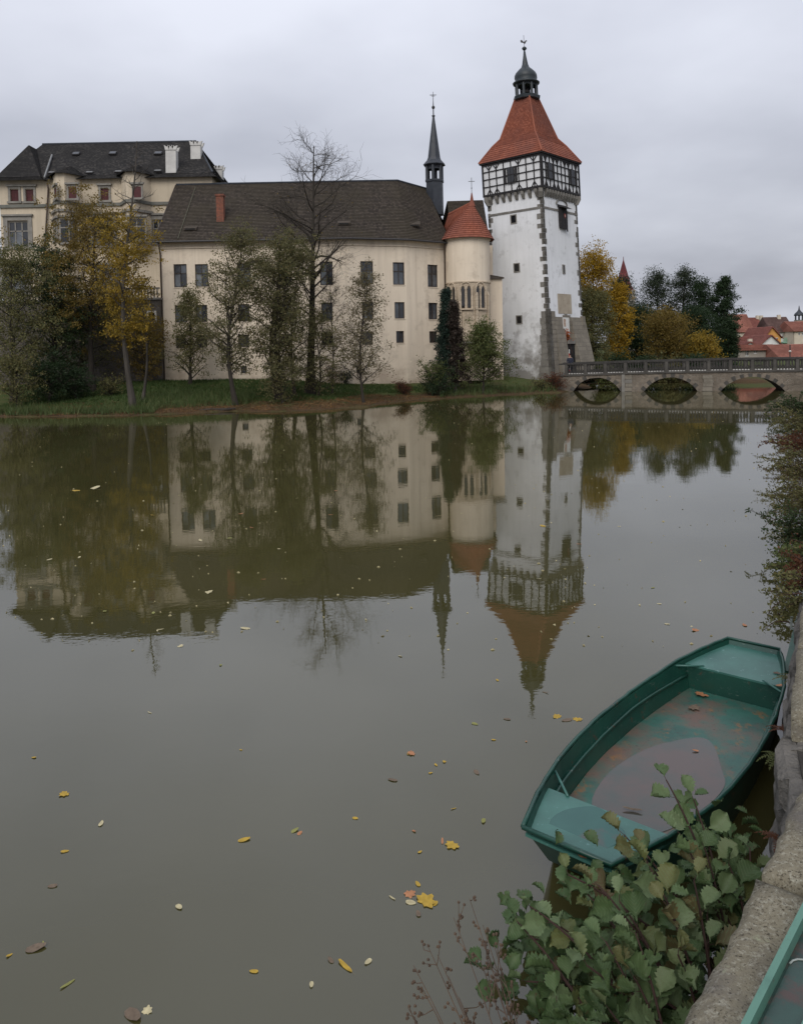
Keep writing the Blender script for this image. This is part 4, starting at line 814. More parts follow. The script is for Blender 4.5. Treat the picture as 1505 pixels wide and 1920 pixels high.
def oriel(px0, px1, pxc, peak, wl_, tag_):
    a, c_ = opx(px0, 380).x, opx(px1, 380).x; dpt = 1.5; q = [Vector((a, OY, 0)), Vector((a+1.0, OY-dpt, 0)), Vector((c_-1.0, OY-dpt, 0)), Vector((c_, OY, 0))]; ztop = oz+.25
    z0_ = opx(pxc, 520).z if px0 < 150 else opx(pxc, 470).z
    orT = kid(opT, 'oriel', M['cream_old'], lambda b: b.prism([v+Z*z0_ for v in q], Z*(ztop-z0_)))
    def band_(b, z_, hh, o_):
        for i in range(3):
            u_ = (q[i+1]-q[i]); l_ = u_.length; u_.normalize(); n_ = Vector((u_.y, -u_.x, 0)); b.box(q[i]+Z*z_-u_*.02, u_*(l_+.04), Z*hh, n_*o_)
    kid(orT, 'oriel_moulding', M['string'], lambda b: band_(b, sz-.12, .28, .14)); kid(orT, 'oriel_sill', M['surround'], lambda b: band_(b, opx(pxc, 402).z, .22, .22)); 
    pk = at(pxc, peak, OY+1.2); eb_ = [v+Z*(ztop-.05)+(v-Vector(((a+c_)/2, OY+.6, 0))).normalized()*.4 for v in q]
    def rf(b):
        for i in range(3): b.courses(eb_[i], eb_[i+1], Vector((pk.x, OY+1.2, pk.z)), Vector((pk.x+.001, OY+1.2, pk.z)), 14, .04)
        b.courses(eb_[3], eb_[3]+Vector((0, 1.6, 0)), Vector((pk.x, OY+1.2, pk.z)), Vector((pk.x+.001, OY+2.6, pk.z)), 14, .04); b.courses(eb_[0]+Vector((0, 1.6, 0)), eb_[0], Vector((pk.x, OY+2.6, pk.z)), Vector((pk.x+.001, OY+1.2, pk.z)), 14, .04)
    kid(orT, 'oriel_roof', M['shingle_old'], rf)
    for i, (x0, x1, y0, y1, red) in enumerate(wl_):
        k = 0 if x1 < px0+11 else 1; u_ = (q[k+1]-q[k]).normalized(); n_ = Vector((u_.y, -u_.x, 0)); A = on_wall(x0, y1, q[k], n_); B = on_wall(x1, y0, q[k], n_); wd, ht = (B-A).dot(u_), B.z-A.z
        kid(orT, 'shutter' if red else 'window', M['red_shutter'] if red else M['lead_glass'], lambda b: b.box(A+n_*.02, u_*wd, Z*ht, n_*.03))
        surround(opT, A, wd, ht, M['surround'], u_, n_, .16)
        if not red: kid(opT, 'mullion', M['surround'], lambda b: b.box(A+u_*(wd/2-.06)+n_*.051, u_*.12, Z*ht, n_*.04).box(A+Z*ht*.62+n_*.052, u_*wd, Z*.1, n_*.03))
oriel(100, 156, 133, 312, [(104.5, 107.5, 352, 375, 1), (130, 144, 350.5, 372.5, 1), (103, 108, 414, 452, 0), (116, 146, 411, 455, 0)], 0)
oriel(228, 284, 258, 309, [(252, 265, 350, 371, 1), (244, 272, 411, 450, 0)], 1)
for x0, x1 in ((O0.x-.1, opx(100, 380).x), (opx(156, 380).x, opx(228, 380).x), (opx(284, 380).x, O0.x+OL)): kid(opT, 'string_course', M['string'], lambda b: b.box(Vector((x0, OY-.16, sz-.12)), X*(x1-x0), Vector((0, .16, 0)), Z*.28))
kid(opT, 'downpipe', M['pipe'], lambda b: b.tube([opx(93, 345)+NF*.4, opx(92.5, 355)+NF*.15, opx(91, 390)+NF*.2, opx(86, 460)+NF*.15, opx(83.5, 560)+NF*.15], .075, 8), smooth=True)
ork = at(225, 268.5, OY+5.5).z; re0 = at(80, 270, OY+5.5).x; re1 = at(368, 268, OY+5.5).x; ez0 = oz-.1
E0, E1 = Vector((O0.x-.5, OY-.55, ez0)), Vector((O0.x+OL+.5, OY-.55, ez0)); R0, R1 = Vector((re0, OY+5.5, ork)), Vector((re1, OY+5.5, ork)); B0, B1 = Vector((E0.x, OY+11.5, ez0)), Vector((E1.x, OY+11.5, ez0))
def oroof(b):
    kf = .16; k0, k1 = E0.lerp(R0, kf)-Z*.22, E1.lerp(R1, kf)-Z*.22; kb1 = B1.lerp(R1, kf)-Z*.22; kb0 = B0.lerp(R0, kf)-Z*.22
    b.courses(E0, E1, k0, k1, 6, .04); b.courses(k0, k1, R0, R1, 32, .04); b.courses(E1, B1, k1, kb1, 6, .04); b.courses(k1, kb1, R1, R1+Vector((0, .01, 0)), 32, .04)
    b.courses(B0, E0, kb0, k0, 6, .04); b.courses(kb0, k0, R0, R0+Vector((0, .01, 0)), 32, .04); b.courses(B1, B0, R1, R0, 30, .04)
kid(opT, 'roof', M['shingle_old'], oroof)
kid(opT, 'ridge', M['slate'], lambda b: b.tube([R0+Z*.05, R1+Z*.05], .1, 6).tube([R1+Z*.05, E1.lerp(R1, .16)-Z*.15], .09, 6))
# corner pavilion roof at the left end
wl0, wr0 = O0.x-.6, opx(88, 340).x; pk = Vector((at(55, 272, OY+3.2).x, OY+3.2, at(55, 272, OY+3.2).z)); pkb = Vector((pk.x, OY+7.5, pk.z))
def pav(b):
    e = [Vector((wl0, OY-.75, ez0-.05)), Vector((wr0, OY-.75, ez0-.05))]; kk = [v.lerp(pk, .17)-Z*.28 for v in e]
    b.courses(e[0], e[1], kk[0], kk[1], 6, .05); b.courses(kk[0], kk[1], pk, pk+Vector((.01, 0, 0)), 26, .05)
    eR = [e[1], e[1]+Vector((0, 6, 0))]; kR = [kk[1], Vector((kk[1].x, OY+7.5, kk[1].z))]; b.courses(eR[0], eR[1], kR[0], kR[1], 6, .05); b.courses(kR[0], kR[1], pk, pkb, 26, .05)
    eLf = [e[0]+Vector((0, 9, 0)), e[0]]; kL = [Vector((kk[0].x, OY+8, kk[0].z)), kk[0]]; b.courses(eLf[0], eLf[1], kL[0], kL[1], 6, .05); b.courses(kL[0], kL[1], pkb, pk, 26, .05)
kid(opT, 'pavilion_roof', M['shingle_old'], pav)
M['lead'] = mat('lead_flashing', (.16, .165, .165), (.22, .22, .22), 3, .6, .1, 15, .01)
orn = (E1-E0).cross(R0-E0).normalized()
kid(opT, 'flashing', M['lead'], lambda b: b.tube([on_wall(95, 293, E0, orn)+Vector((.2, -.1, .1)), on_wall(81, 336, E0, orn)+Vector((.2, -.15, .1))], .09, 5))
for x, y, s_ in ((142, 292, 1), (211, 291, 1), (296, 291, 1.1), (97, 327, .9), (168, 326.5, 1), (222, 325, 1), (296, 323.5, 1)):
    q = on_wall(x, y, E0, orn); up = (R0-E0); up.x = 0; up.normalize(); hh = .55 if y < 300 else .3
    sk = kid(opT, 'skylight', M['iron'], lambda b: b.box(q-X*.34*s_+orn*.02, X*.68*s_, up*hh, orn*.14)); kid(sk, 'pane', M['glass'] if y < 300 else M['lead'], lambda b: b.box(q-X*.27*s_+up*.06+orn*.161, X*.54*s_, up*(hh-.12), orn*.01))
for px, y0, y1, Y_, wd in ((322.5, 274, 318, OY+.9, .95), (368.5, 265.5, 302, OY+3.0, .95), (409, 311, 334, OY+6.5, .9)):
    q = at(px, y1, Y_); h_ = at(px, y0, Y_).z-q.z
    cm = kid(opT, 'chimney', M['chimney'], lambda b: b.prism([q+Vector((-wd/2, -.4, -1.2)), q+Vector((wd/2, -.4, -1.2)), q+Vector((wd*.56, -.4, h_-.45)), q+Vector((-wd*.44, -.4, h_-.45))], Vector((0, .8, 0))))
    kid(cm, 'chimney_crown', M['chimney'], lambda b: [b.prism([q+Vector((-wd*.52+.06+wd*.36*i, -.46+d_, h_-.449)), q+Vector((-wd*.52+.06+wd*.36*i+wd*.34, -.46+d_, h_-.449)), q+Vector((-wd*.52+.10+wd*.38*i+wd*.42, -.46+d_, h_-.05)), q+Vector((-wd*.52+wd*.36*i+wd*.22, -.46+d_, h_-.15)), q+Vector((-wd*.58+wd*.36*i+.02, -.46+d_, h_))], Vector((0, .18, 0))) for i in range(3) for d_ in (0, .72)])
# stone terrace with balustrade below the old palace
ty = 64.4; tx0, tx1 = at(-160, 600, ty).x, at(301, 600, ty).x; tz = at(280, 562, ty).z
teT = thing('terrace_wall', (tx1-4, ty, 1.0), 'dark rubble terrace wall with a stone balustrade behind the trees', 'terrace')
A_, B_ = at(279.5, 602, ty), at(290.5, 586, ty); hol = [(A_.x-tx0, B_.x-tx0, A_.z, B_.z)]
kid(teT, 'wall', M['terrace'], lambda b: (wall_panel(b, Vector((tx0, ty, 0)), X, tx1-tx0, .8, tz, hol, NF, .3), b.face([Vector((tx1, ty, .8)), Vector((tx1, 72, .8)), Vector((tx1, 72, tz)), Vector((tx1, ty, tz))])))
wd, ht = B_.x-A_.x, B_.z-A_.z; wi = kid(teT, 'window', M['chimney'], lambda b: b.box(A_+Vector((-.14, -.05, -.14)), X*.14, Z*(ht+.28), Vector((0, .1, 0))).box(A_+X*wd+Vector((0, -.05, -.14)), X*.14, Z*(ht+.28), Vector((0, .1, 0))).box(A_+Vector((0, -.05, ht)), X*wd, Z*.14, Vector((0, .1, 0))).box(A_+Vector((0, -.05, -.14)), X*wd, Z*.14, Vector((0, .1, 0))))
kid(wi, 'pane', M['lead_glass'], lambda b: b.box(A_+Vector((0, .12, 0)), X*wd, Z*ht, Vector((0, .02, 0))))
kid(teT, 'terrace_slab', M['quoin'], lambda b: b.box(Vector((tx0, ty-.15, tz+.001)), X*(tx1-tx0+.1), Vector((0, 8, 0)), Z*.16))
kid(teT, 'handrail', M['quoin'], lambda b: b.box(Vector((tx0, ty-.05, tz+.9)), X*(tx1-tx0), Vector((0, .2, 0)), Z*.12))
for i in range(60):
    x_ = tx1-.2-i*.26
    if x_ > tx0: kid(teT, 'baluster', M['quoin'], lambda b: b.lathe([(.07, tz+.161), (.045, tz+.35), (.09, tz+.55), (.05, tz+.8), (.07, tz+.899)], Vector((x_, ty+.05, 0)), 6))
# ------------------------------------------------------------------ stone bridge
gA, gB = at(1058, 700, 65.6), at(1505, 700, 60.2); gA.z = gB.z = 0; gd = (gB-gA).normalized(); gn = Vector((gd.y, -gd.x, 0)); GL = (gB-gA).length+9; GW = 4.2
def gpx(px, py): return on_wall(px, py, gA, gn)
brT = thing('stone_bridge', (gA.x+6, gA.y-2, 0), 'old stone bridge with three low arches and a pierced stone balustrade', 'bridge')
arches = []
for x0, x1, yt in ((1074, 1163, 708), (1207, 1307, 707.5), (1350, 1471, 706.5)):
    a0, a1 = (gpx(x0, 734)-gA).dot(gd), (gpx(x1, 734)-gA).dot(gd); arches.append(((a0+a1)/2, (a1-a0)/2, gpx((x0+x1)/2, yt).z))
arches.append((arches[2][0]+6.6, 2.0, 1.1))
def dk(s): return gpx(1058, 703).z + .16*math.sin(min(1, s/GL)*math.pi) + .004*s
def soffit(s):
    for c_, h_, z_ in arches:
        if abs(s-c_) < h_: Rr = (h_*h_+z_*z_)/(2*z_); return math.sqrt(Rr*Rr-(s-c_)**2) - (Rr-z_)
    return -.9
ss_ = sorted(set(list(np.arange(-.6, GL, .22)) + [c_+s_*h_*f_ for c_, h_, z_ in arches for s_ in (-1, 1) for f_ in (1, .999, .97, .9)]))
def bridge_body(b):
    for i in range(len(ss_)-1):
        a, c_ = ss_[i], ss_[i+1]; P0, P1 = gA+gd*a, gA+gd*c_; z0, z1, t0, t1 = soffit(a+1e-4), soffit(c_-1e-4), dk(a)-.10, dk(c_)-.10; D = -gn*GW
        b.face([P0+Z*z0, P1+Z*z1, P1+Z*t1, P0+Z*t0]); b.face([P0+D+Z*z0, P0+D+Z*t0, P1+D+Z*t1, P1+D+Z*z1]); b.face([P0+Z*z0, P0+D+Z*z0, P1+D+Z*z1, P1+Z*z1]); b.face([P0+Z*t0, P1+Z*t1, P1+D+Z*t1, P0+D+Z*t0])
kid(brT, 'spandrel', M['rubble'], bridge_body)
M['deckg'] = mat('bridge_gravel', (.20, .185, .165), (.15, .14, .125), 4, .95, .3, 40, .01)
kid(brT, 'roadway', M['deckg'], lambda b: [b.face([gA+gd*a-gn*.2+Z*(dk(a)-.02), gA+gd*c_-gn*.2+Z*(dk(c_)-.02), gA+gd*c_-gn*(GW-.2)+Z*(dk(c_)-.02), gA+gd*a-gn*(GW-.2)+Z*(dk(a)-.02)]) for a, c_ in zip(ss_[:-1:2], ss_[2::2])])
rq = np.random.default_rng(5)
for c_, h_, z_ in arches:                                    # ring of voussoirs
    Rr = (h_*h_+z_*z_)/(2*z_); th0 = math.asin(min(1, h_/Rr)); nv = int(2*th0*Rr/.30)
    for k in range(nv):
        t0, t1 = -th0+2*th0*k/nv+.006, -th0+2*th0*(k+1)/nv-.006; ro = Rr+rq.uniform(.26, .36); zo = z_-Rr
        q = [gA+gd*(c_+r*math.sin(t_))+gn*(.012+rq.uniform(0, .02))+Z*(zo+r*math.cos(t_)) for r, t_ in ((Rr-.002, t0), (Rr-.002, t1), (ro, t1), (ro, t0))]
        if max(v.z for v in q) < dk(c_)-.12+.05: kid(brT, 'voussoir', M['rubble'] if k % 2 else M['balus2'], lambda b: b.prism([v+gn*.01 for v in q], -gn*.25))
for s_, wpx in (((gpx(1177, 720)-gA).dot(gd), .55), ((gpx(1326, 720)-gA).dot(gd), .75)):    # ashlar facing of the piers
    z = -.3
    while z < dk(s_)-.45:
        kid(brT, 'pier_block', M['quoin'] if rq.random() < .4 else M['buttress'], lambda b: b.box(gA+gd*(s_-wpx/2+rq.uniform(-.05, .05))+gn*-.2+Z*z, gd*wpx, gn*(.26+rq.uniform(0, .03)), Z*.31)); z += .33
kid(brT, 'pilaster', M['quoin'], lambda b: b.box(gA+gd*((gpx(1168, 720)-gA).dot(gd)-.14)-gn*.1+Z*-.3, gd*.26, gn*.22, Z*(dk(4)+.2)))
def strip(b, off, w_, z0, z1):
    q = list(np.arange(-.5, GL, 1.5))+[GL]
    for a, c_ in zip(q[:-1], q[1:]): b.prism([gA+gd*a+gn*off+Z*(dk(a)+z0), gA+gd*c_+gn*off+Z*(dk(c_)+z0), gA+gd*c_+gn*off+Z*(dk(c_)+z1), gA+gd*a+gn*off+Z*(dk(a)+z1)], -gn*w_)
for side in (0, 1):
    of = .10 if side == 0 else -GW+.32
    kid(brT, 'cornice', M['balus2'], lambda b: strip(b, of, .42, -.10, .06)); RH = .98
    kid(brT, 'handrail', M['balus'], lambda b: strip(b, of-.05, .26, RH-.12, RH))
    sp_ = 1.62; k = 0; s_ = .12
    while s_ < GL-.3:
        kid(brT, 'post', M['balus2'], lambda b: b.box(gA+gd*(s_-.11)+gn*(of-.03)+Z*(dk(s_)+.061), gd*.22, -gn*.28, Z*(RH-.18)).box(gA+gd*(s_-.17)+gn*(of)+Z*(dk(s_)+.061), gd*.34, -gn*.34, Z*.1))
        def panel(b):
            n_ = 6; w_ = (sp_-.30)/n_; zb, ztp = dk(s_)+.20, dk(s_)+RH-.115; o_ = gA+gn*(of-.12)
            for j in range(n_+1): x_ = s_+.15+w_*j; b.box(o_+gd*(x_-.032)+Z*zb, gd*.064, -gn*.08, Z*(ztp-zb))
            b.box(o_+gd*(s_+.14)+Z*(zb-.05), gd*(sp_-.28), -gn*.1, Z*.05)
            for j in range(n_):                                # interlaced pointed heads and feet
                x_ = s_+.15+w_*j
                for a_, z_a, z_b in ((0, ztp-.22, ztp), (1, ztp-.22, ztp), (0, zb+.2, zb), (1, zb+.2, zb)):
                    x1_, x2_ = (x_, x_+w_*.5) if a_ == 0 else (x_+w_, x_+w_*.5); P_ = [o_+gd*x1_+Z*z_a-gn*.03, o_+gd*x2_+Z*z_b-gn*.03]; b.tube(P_, .026, 4)
        def studs(b):  # row of small pale studs along the base of a front panel
            for j in range(6): b.lathe([(.075, dk(s_)+.0615), (.06, dk(s_)+.11), (.03, dk(s_)+.149)], gA+gn*(of-.17)+gd*(s_+.15+(sp_-.30)/6*(j+.5)), 6)
        if s_+sp_ < GL and side == 0: kid(brT, 'pale_studs', M['chimney'], studs)
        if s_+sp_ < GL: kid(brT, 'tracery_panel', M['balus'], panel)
        s_ += sp_; k += 1
# person on the bridge, barrier pole, red creeper
m, t, b = nt('person_clothes'); g = nd(t, 'ShaderNodeTexCoord'); sp = nd(t, 'ShaderNodeSeparateXYZ'); t.links.new(g.outputs['Object'], sp.inputs[0])
r = nd(t, 'ShaderNodeValToRGB'); r.color_ramp.interpolation = 'CONSTANT'; e = r.color_ramp.elements; mr = nd(t, 'ShaderNodeMapRange'); mr.inputs[2].default_value = 1.72; t.links.new(sp.outputs[2], mr.inputs[0]); t.links.new(mr.outputs[0], r.inputs[0])
for i, (p_, c_) in enumerate(((0, (.012, .012, .014)), (.05, (.02, .02, .026)), (.52, (.014, .017, .032)), (.845, (.42, .27, .20)), (.95, (.03, .022, .018)))):
    if i > 1: e.new(p_)
    e[i].position = p_; e[i].color = rgba(c_)
t.links.new(r.outputs[0], b.inputs['Base Color']); b.inputs['Roughness'].default_value = .85; M['person'] = m
pp0 = gA+gd*.42-gn*.6+Z*(dk(.8)-.02)
def person(loc, rz, label):
    J = {'pel': (0, 0, .92, .15), 'spi': (0, .01, 1.15, .15), 'che': (0, .03, 1.36, .165), 'nec': (0, .04, 1.48, .06), 'hea': (0, .06, 1.58, .085), 'top': (0, .06, 1.68, .075), 'nose': (0, .15, 1.585, .02)}
    E_ = [('pel', 'spi'), ('spi', 'che'), ('che', 'nec'), ('nec', 'hea'), ('hea', 'top'), ('hea', 'nose')]
    for s_, k in ((-1, 'l'), (1, 'r')):
        J.update({'sh'+k: (s_*.19, .03, 1.40, .07), 'el'+k: (s_*.25, .12, 1.14, .05), 'wr'+k: (s_*.16, .36, 1.06, .036), 'ha'+k: (s_*.13, .44, 1.05, .03), 'hi'+k: (s_*.10, 0, .88, .10), 'kn'+k: (s_*.11, .03, .48, .065), 'an'+k: (s_*.12, 0, .09, .045), 'fo'+k: (s_*.13, .15, .04, .035)})
        E_ += [('che', 'sh'+k), ('sh'+k, 'el'+k), ('el'+k, 'wr'+k), ('wr'+k, 'ha'+k), ('pel', 'hi'+k), ('hi'+k, 'kn'+k), ('kn'+k, 'an'+k), ('an'+k, 'fo'+k)]
        for f_ in range(4): J['f%d%s' % (f_, k)] = (s_*(.10+.022*f_), .52-.008*abs(f_-1), 1.03, .009); E_.append(('ha'+k, 'f%d%s' % (f_, k)))
        J['th'+k] = (s_*.07, .46, 1.06, .01); E_.append(('ha'+k, 'th'+k))
    ks = list(J); me = bpy.data.meshes.new('person'); me.from_pydata([J[k][:3] for k in ks], [(ks.index(a), ks.index(c_)) for a, c_ in E_], []); o = link('person', me, None, loc); o.rotation_euler.z = rz
    md = o.modifiers.new('skin', 'SKIN'); md.use_smooth_shade = True; sv = me.skin_vertices[0].data
    for i, k in enumerate(ks): sv[i].radius = (J[k][3], J[k][3]); sv[i].use_root = (k == 'pel')
    o.modifiers.new('sub', 'SUBSURF').render_levels = 2; me.materials.append(M['person']); return tag(o, label, 'person')
person(pp0, math.atan2(gn.y, gn.x)-math.pi/2, 'person in dark blue jacket leaning at the bridge balustrade by the tower gate')
bp_ = at(1067, 700, 68.5); bz = dk(1)-.02
poT = thing('barrier_pole', (bp_.x, 68.5, bz), 'upright red and white barrier pole at the tower gate', 'barrier')
M['rw_w'] = mat('white_pole_paint', (.7, .7, .68), None, 5, .6, 0); M['rw_r'] = mat('red_pole_paint', (.45, .05, .04), None, 5, .6, 0)
for i in range(6): kid(poT, 'stripe', M['rw_w'] if i % 2 else M['rw_r'], lambda b: b.tube([Vector((bp_.x, 68.5, bz+.36*i)), Vector((bp_.x, 68.5, bz+.36*i+.359))], .035, 8))
# ------------------------------------------------------------------ the town beyond the bridge
M['t_red'] = coursemat('town_red_tiles', (.21, .085, .062), (.26, .105, .076), (.31, .135, .10), .3, .85)
M['t_brown'] = coursemat('town_brown_tiles', (.085, .05, .045), (.11, .065, .055), (.13, .08, .07), .3, .85); M['t_rust'] = coursemat('town_rust_tiles', (.17, .06, .048), (.21, .075, .058), (.24, .09, .07), .3, .85)
for k, c_ in (('w_white', (.66, .66, .64)), ('w_cream', (.56, .50, .40)), ('w_yellow', (.56, .29, .09)), ('w_grey', (.30, .27, .235))): M[k] = mat('town_'+k[2:]+'_render', c_, tuple(x*.85 for x in c_), .8, .9, .15, 8, .01)
def house(name, label, x0, x1, ye, yr, yb, Y, wm_, rm, gable=False, wins_=(), depth=7, apex=None, chim=None, hip=0):
    a, c_ = at(x0, ye, Y), at(x1, ye, Y); zb = gh((a.x+c_.x)/2, Y+2)-.3; zb = min(zb, at((x0+x1)/2, yb, Y).z); ze = (a.z+c_.z)/2
    T = thing(name, ((a.x+c_.x)/2, Y, zb), label, 'house', 'town houses beyond the bridge'); hl = []
    for wx0, wx1, wy0, wy1 in wins_:
        A, B = at(wx0, wy1, Y), at(wx1, wy0, Y); hl.append((A.x-a.x, B.x-a.x, A.z, B.z))
    kid(T, 'wall', M[wm_], lambda b: (wall_panel(b, Vector((a.x, Y, 0)), X, c_.x-a.x, zb, ze, [h_ for h_ in hl if h_[3] < ze], NF, .25), b.box((a.x, Y+.3, zb), X*(c_.x-a.x), Vector((0, depth-.3, 0)), Z*(ze-zb-.01))))
    for h_ in hl:
        A = Vector((a.x+h_[0], Y, h_[2])); kid(kid(T, 'window', M['rw_w'], lambda b: b.box(A+Vector((-.08, -.03, -.08)), X*(h_[1]-h_[0]+.16), Vector((0, .12, 0)), Z*.08).box(A+Vector((-.08, -.03, h_[3]-h_[2])), X*(h_[1]-h_[0]+.16), Vector((0, .12, 0)), Z*.08).box(A+Vector(((h_[1]-h_[0])/2-.04, .05, 0)), X*.08, Vector((0, .04, 0)), Z*(h_[3]-h_[2]))), 'pane', M['lead_glass'], lambda b: b.box(A+Vector((0, .1, 0)), X*(h_[1]-h_[0]), Vector((0, .03, 0)), Z*(h_[3]-h_[2])))
    if gable:
        ap = at(apex or (x0+x1)/2, yr, Y); kid(T, 'gable', M[wm_], lambda b: b.prism([Vector((a.x, Y, ze)), Vector((c_.x, Y, ze)), Vector((ap.x, Y, ap.z-.15))], Vector((0, .3, 0))))
        def gr(b):
            s_ = Vector((0, -.35, 0)); D = Vector((0, depth+.6, 0)); l0, r0, t0 = Vector((a.x-.3, Y, ze-.15))+s_, Vector((c_.x+.3, Y, ze-.15))+s_, Vector((ap.x, Y, ap.z))+s_
            b.courses(r0, r0+D, t0, t0+D, 14, .05); b.courses(l0+D, l0, t0+D, t0, 14, .05); b.face([l0, t0, t0-Z*.18, l0-Z*.18]); b.face([t0, r0, r0-Z*.18, t0-Z*.18])
        kid(T, 'roof', M[rm], gr)
    else:
        zr = at((x0+x1)/2, yr, Y+depth/2).z
        def sr(b):
            e0_, e1_ = Vector((a.x-.25, Y-.4, ze-.12)), Vector((c_.x+.25, Y-.4, ze-.12)); r0, r1 = Vector((a.x-.25+hip, Y+depth/2, zr)), Vector((c_.x+.25-hip, Y+depth/2, zr)); B = Vector((0, depth+.8, 0))
            b.courses(e0_, e1_, r0, r1, 18, .05); b.courses(e1_+B, e0_+B, r1, r0, 18, .05)
            if hip: b.courses(e1_, e1_+B, r1, r1+Vector((0, .01, 0)), 18, .05); b.courses(e0_+B, e0_, r0, r0+Vector((0, .01, 0)), 18, .05)
            else: b.face([e0_, r0, e0_+B]); b.face([e1_+B, r1, e1_])
        kid(T, 'roof', M[rm], sr)
    if chim:
        for cx_ in chim:
            q = at(cx_, yr+1.5, Y+depth/2-.4); kid(T, 'chimney', M['w_cream'], lambda b: b.box(q+Vector((-.3, -.25, -1.0)), X*.6, Vector((0, .5, 0)), Z*1.55))
    return T
house('town_house', 'town house with a steep red tiled roof and cream eaves wall, beside the dark trees', 1378, 1411, 622, 589, 668, 152, 'w_cream', 't_red', wins_=[(1381, 1382.5, 625, 629), (1383.5, 1385, 625, 629), (1396, 1397.5, 625, 629), (1399, 1400.5, 625, 629), (1402, 1403.5, 625, 629)])
house('town_house', 'brown tiled town house right of the steep red roofed house', 1411, 1431, 617, 595, 668, 158, 'w_grey', 't_rust', wins_=[(1415, 1417, 620, 623)], chim=(1426, 1419))
house('town_house', 'town house showing a strip of bright orange roof behind the brown roofs', 1428, 1447, 614, 598, 668, 166, 'w_cream', 't_red')
house('town_house', 'white walled town house with a big dark brown roof and green balcony', 1446, 1487, 622, 594, 668, 150, 'w_white', 't_brown', wins_=[(1466, 1470, 627, 635), (1478, 1482, 627, 635)], chim=(1459,))
house('town_house', 'low house with rust red roof in front of the steep red roof', 1380, 1424, 647, 631, 668, 142, 'w_cream', 't_rust')
house('town_house', 'yellow gabled town house with two dark windows', 1433, 1463, 633, 612, 668, 139, 'w_yellow', 't_rust', True, wins_=[(1453, 1457, 634, 640)], apex=1446, depth=9)
yg = at(1446, 620, 138.9); 
house('town_house', 'white house with paired windows under a half-hipped red roof', 1424, 1462, 646, 627.5, 668, 132, 'w_white', 't_rust', True, wins_=[(1433, 1439, 647, 652), (1442, 1448, 647, 652)], apex=1444)
house('town_house', 'house with orange roof and cream wall beside the onion-domed turret', 1488, 1530, 620, 602, 668, 146, 'w_cream', 't_red', wins_=[(1496, 1499, 624, 628), (1502, 1505, 624, 628)])
house('town_house', 'white gabled outbuilding with a white chimney', 1387, 1425, 653, 640, 668, 126, 'w_white', 't_rust', True, apex=1405, chim=(1405,))
house('town_house', 'long low building with red tile roof and open grey bays behind the balustrade', 1383, 1462, 655, 646, 676, 112, 'w_grey', 't_red', wins_=[(1397, 1402, 657, 667), (1413, 1417, 657, 662), (1441, 1446, 656, 672), (1449, 1460, 656, 672)], depth=6)
house('town_house', 'building whose broad plain red roof comes down to the balustrade', 1463, 1530, 671, 645, 678, 108, 'w_cream', 't_red', depth=8)
bq = at(1475, 638, 149.5); baT = thing('balcony', (bq.x, 149.3, bq.z-.4), 'pale green balcony on the white house with dark roof', 'balcony')
M['mint'] = mat('mint_green_paint', (.25, .47, .36), None, 3, .7, 0); kid(baT, 'balcony_slab', M['mint'], lambda b: b.box(bq+Vector((-1.2, -.9, -.5)), X*2.3, Vector((0, 1.3, 0)), Z*.2)); kid(baT, 'railing', M['mint'], lambda b: [b.box(bq+Vector((-1.2+.2*i, -.9, -.299)), X*.1, Vector((0, .06, 0)), Z*.8) for i in range(12)])
ot = at(1497, 603, 175); otT = thing('onion_turret', (ot.x, 175, ot.z-9), 'distant dark onion-domed church turret above the orange roof', 'church turret'); zo = lambda y: at(1497, y, 175).z
kid(otT, 'shaft', M['w_grey'], lambda b: b.lathe([(1.1, ot.z-9), (1.05, zo(601)), (1.15, zo(600))], Vector((ot.x, 175, 0)), 8)); kid(otT, 'dome', M['slate'], lambda b: b.lathe([(1.05, zo(592)), (1.1, zo(591)), (.95, zo(588)), (.45, zo(584)), (.2, zo(581)), (.05, zo(573))], Vector((ot.x, 175, 0)), 10), smooth=True)
for k in range(6): a_ = k*math.pi/3; kid(otT, 'lantern_post', M['slate'], lambda b: b.tube([Vector((ot.x+.8*math.cos(a_), 175+.8*math.sin(a_), zo(600.5))), Vector((ot.x+.8*math.cos(a_), 175+.8*math.sin(a_), zo(591.5)))], .16, 5))
cs = at(1168, 483, 185); zs3 = lambda y: at(1168, y, 185).z
chT = thing('church_tower', (cs.x, 185, 1.5), 'far church tower whose slim dark red spire rises above the trees', 'church'); M['spire'] = coursemat('dark_red_spire', (.13, .03, .035), (.16, .04, .042), (.19, .05, .05), .4, .8)
kid(chT, 'shaft', M['w_grey'], lambda b: b.box(Vector((cs.x-2.2, 183, 1.3)), X*4.4, Vector((0, 4.4, 0)), Z*(zs3(545)-1.3))); kid(chT, 'spire', M['spire'], lambda b: b.lathe([(2.5, zs3(546)), (1.75, zs3(535)), (.1, zs3(488)), (.05, zs3(481))], Vector((cs.x, 185, 0)), 8, .39))
lp = at(1480, 675, 100); lz = gh(lp.x, 100); lmT = thing('street_lamp', (lp.x, 100, lz), 'slim dark street lamp standing before the broad red roof', 'street lamp')
kid(lmT, 'pole', M['iron'], lambda b: b.tube([Vector((lp.x, 100, lz)), Vector((lp.x, 100, at(1480, 646, 100).z))], .07, 6)); kid(lmT, 'lamp_head', M['board'], lambda b: b.lathe([(.12, at(1480, 660, 100).z), (.2, at(1480, 658.5, 100).z), (.08, at(1480, 657, 100).z)], Vector((lp.x, 100, 0)), 8))
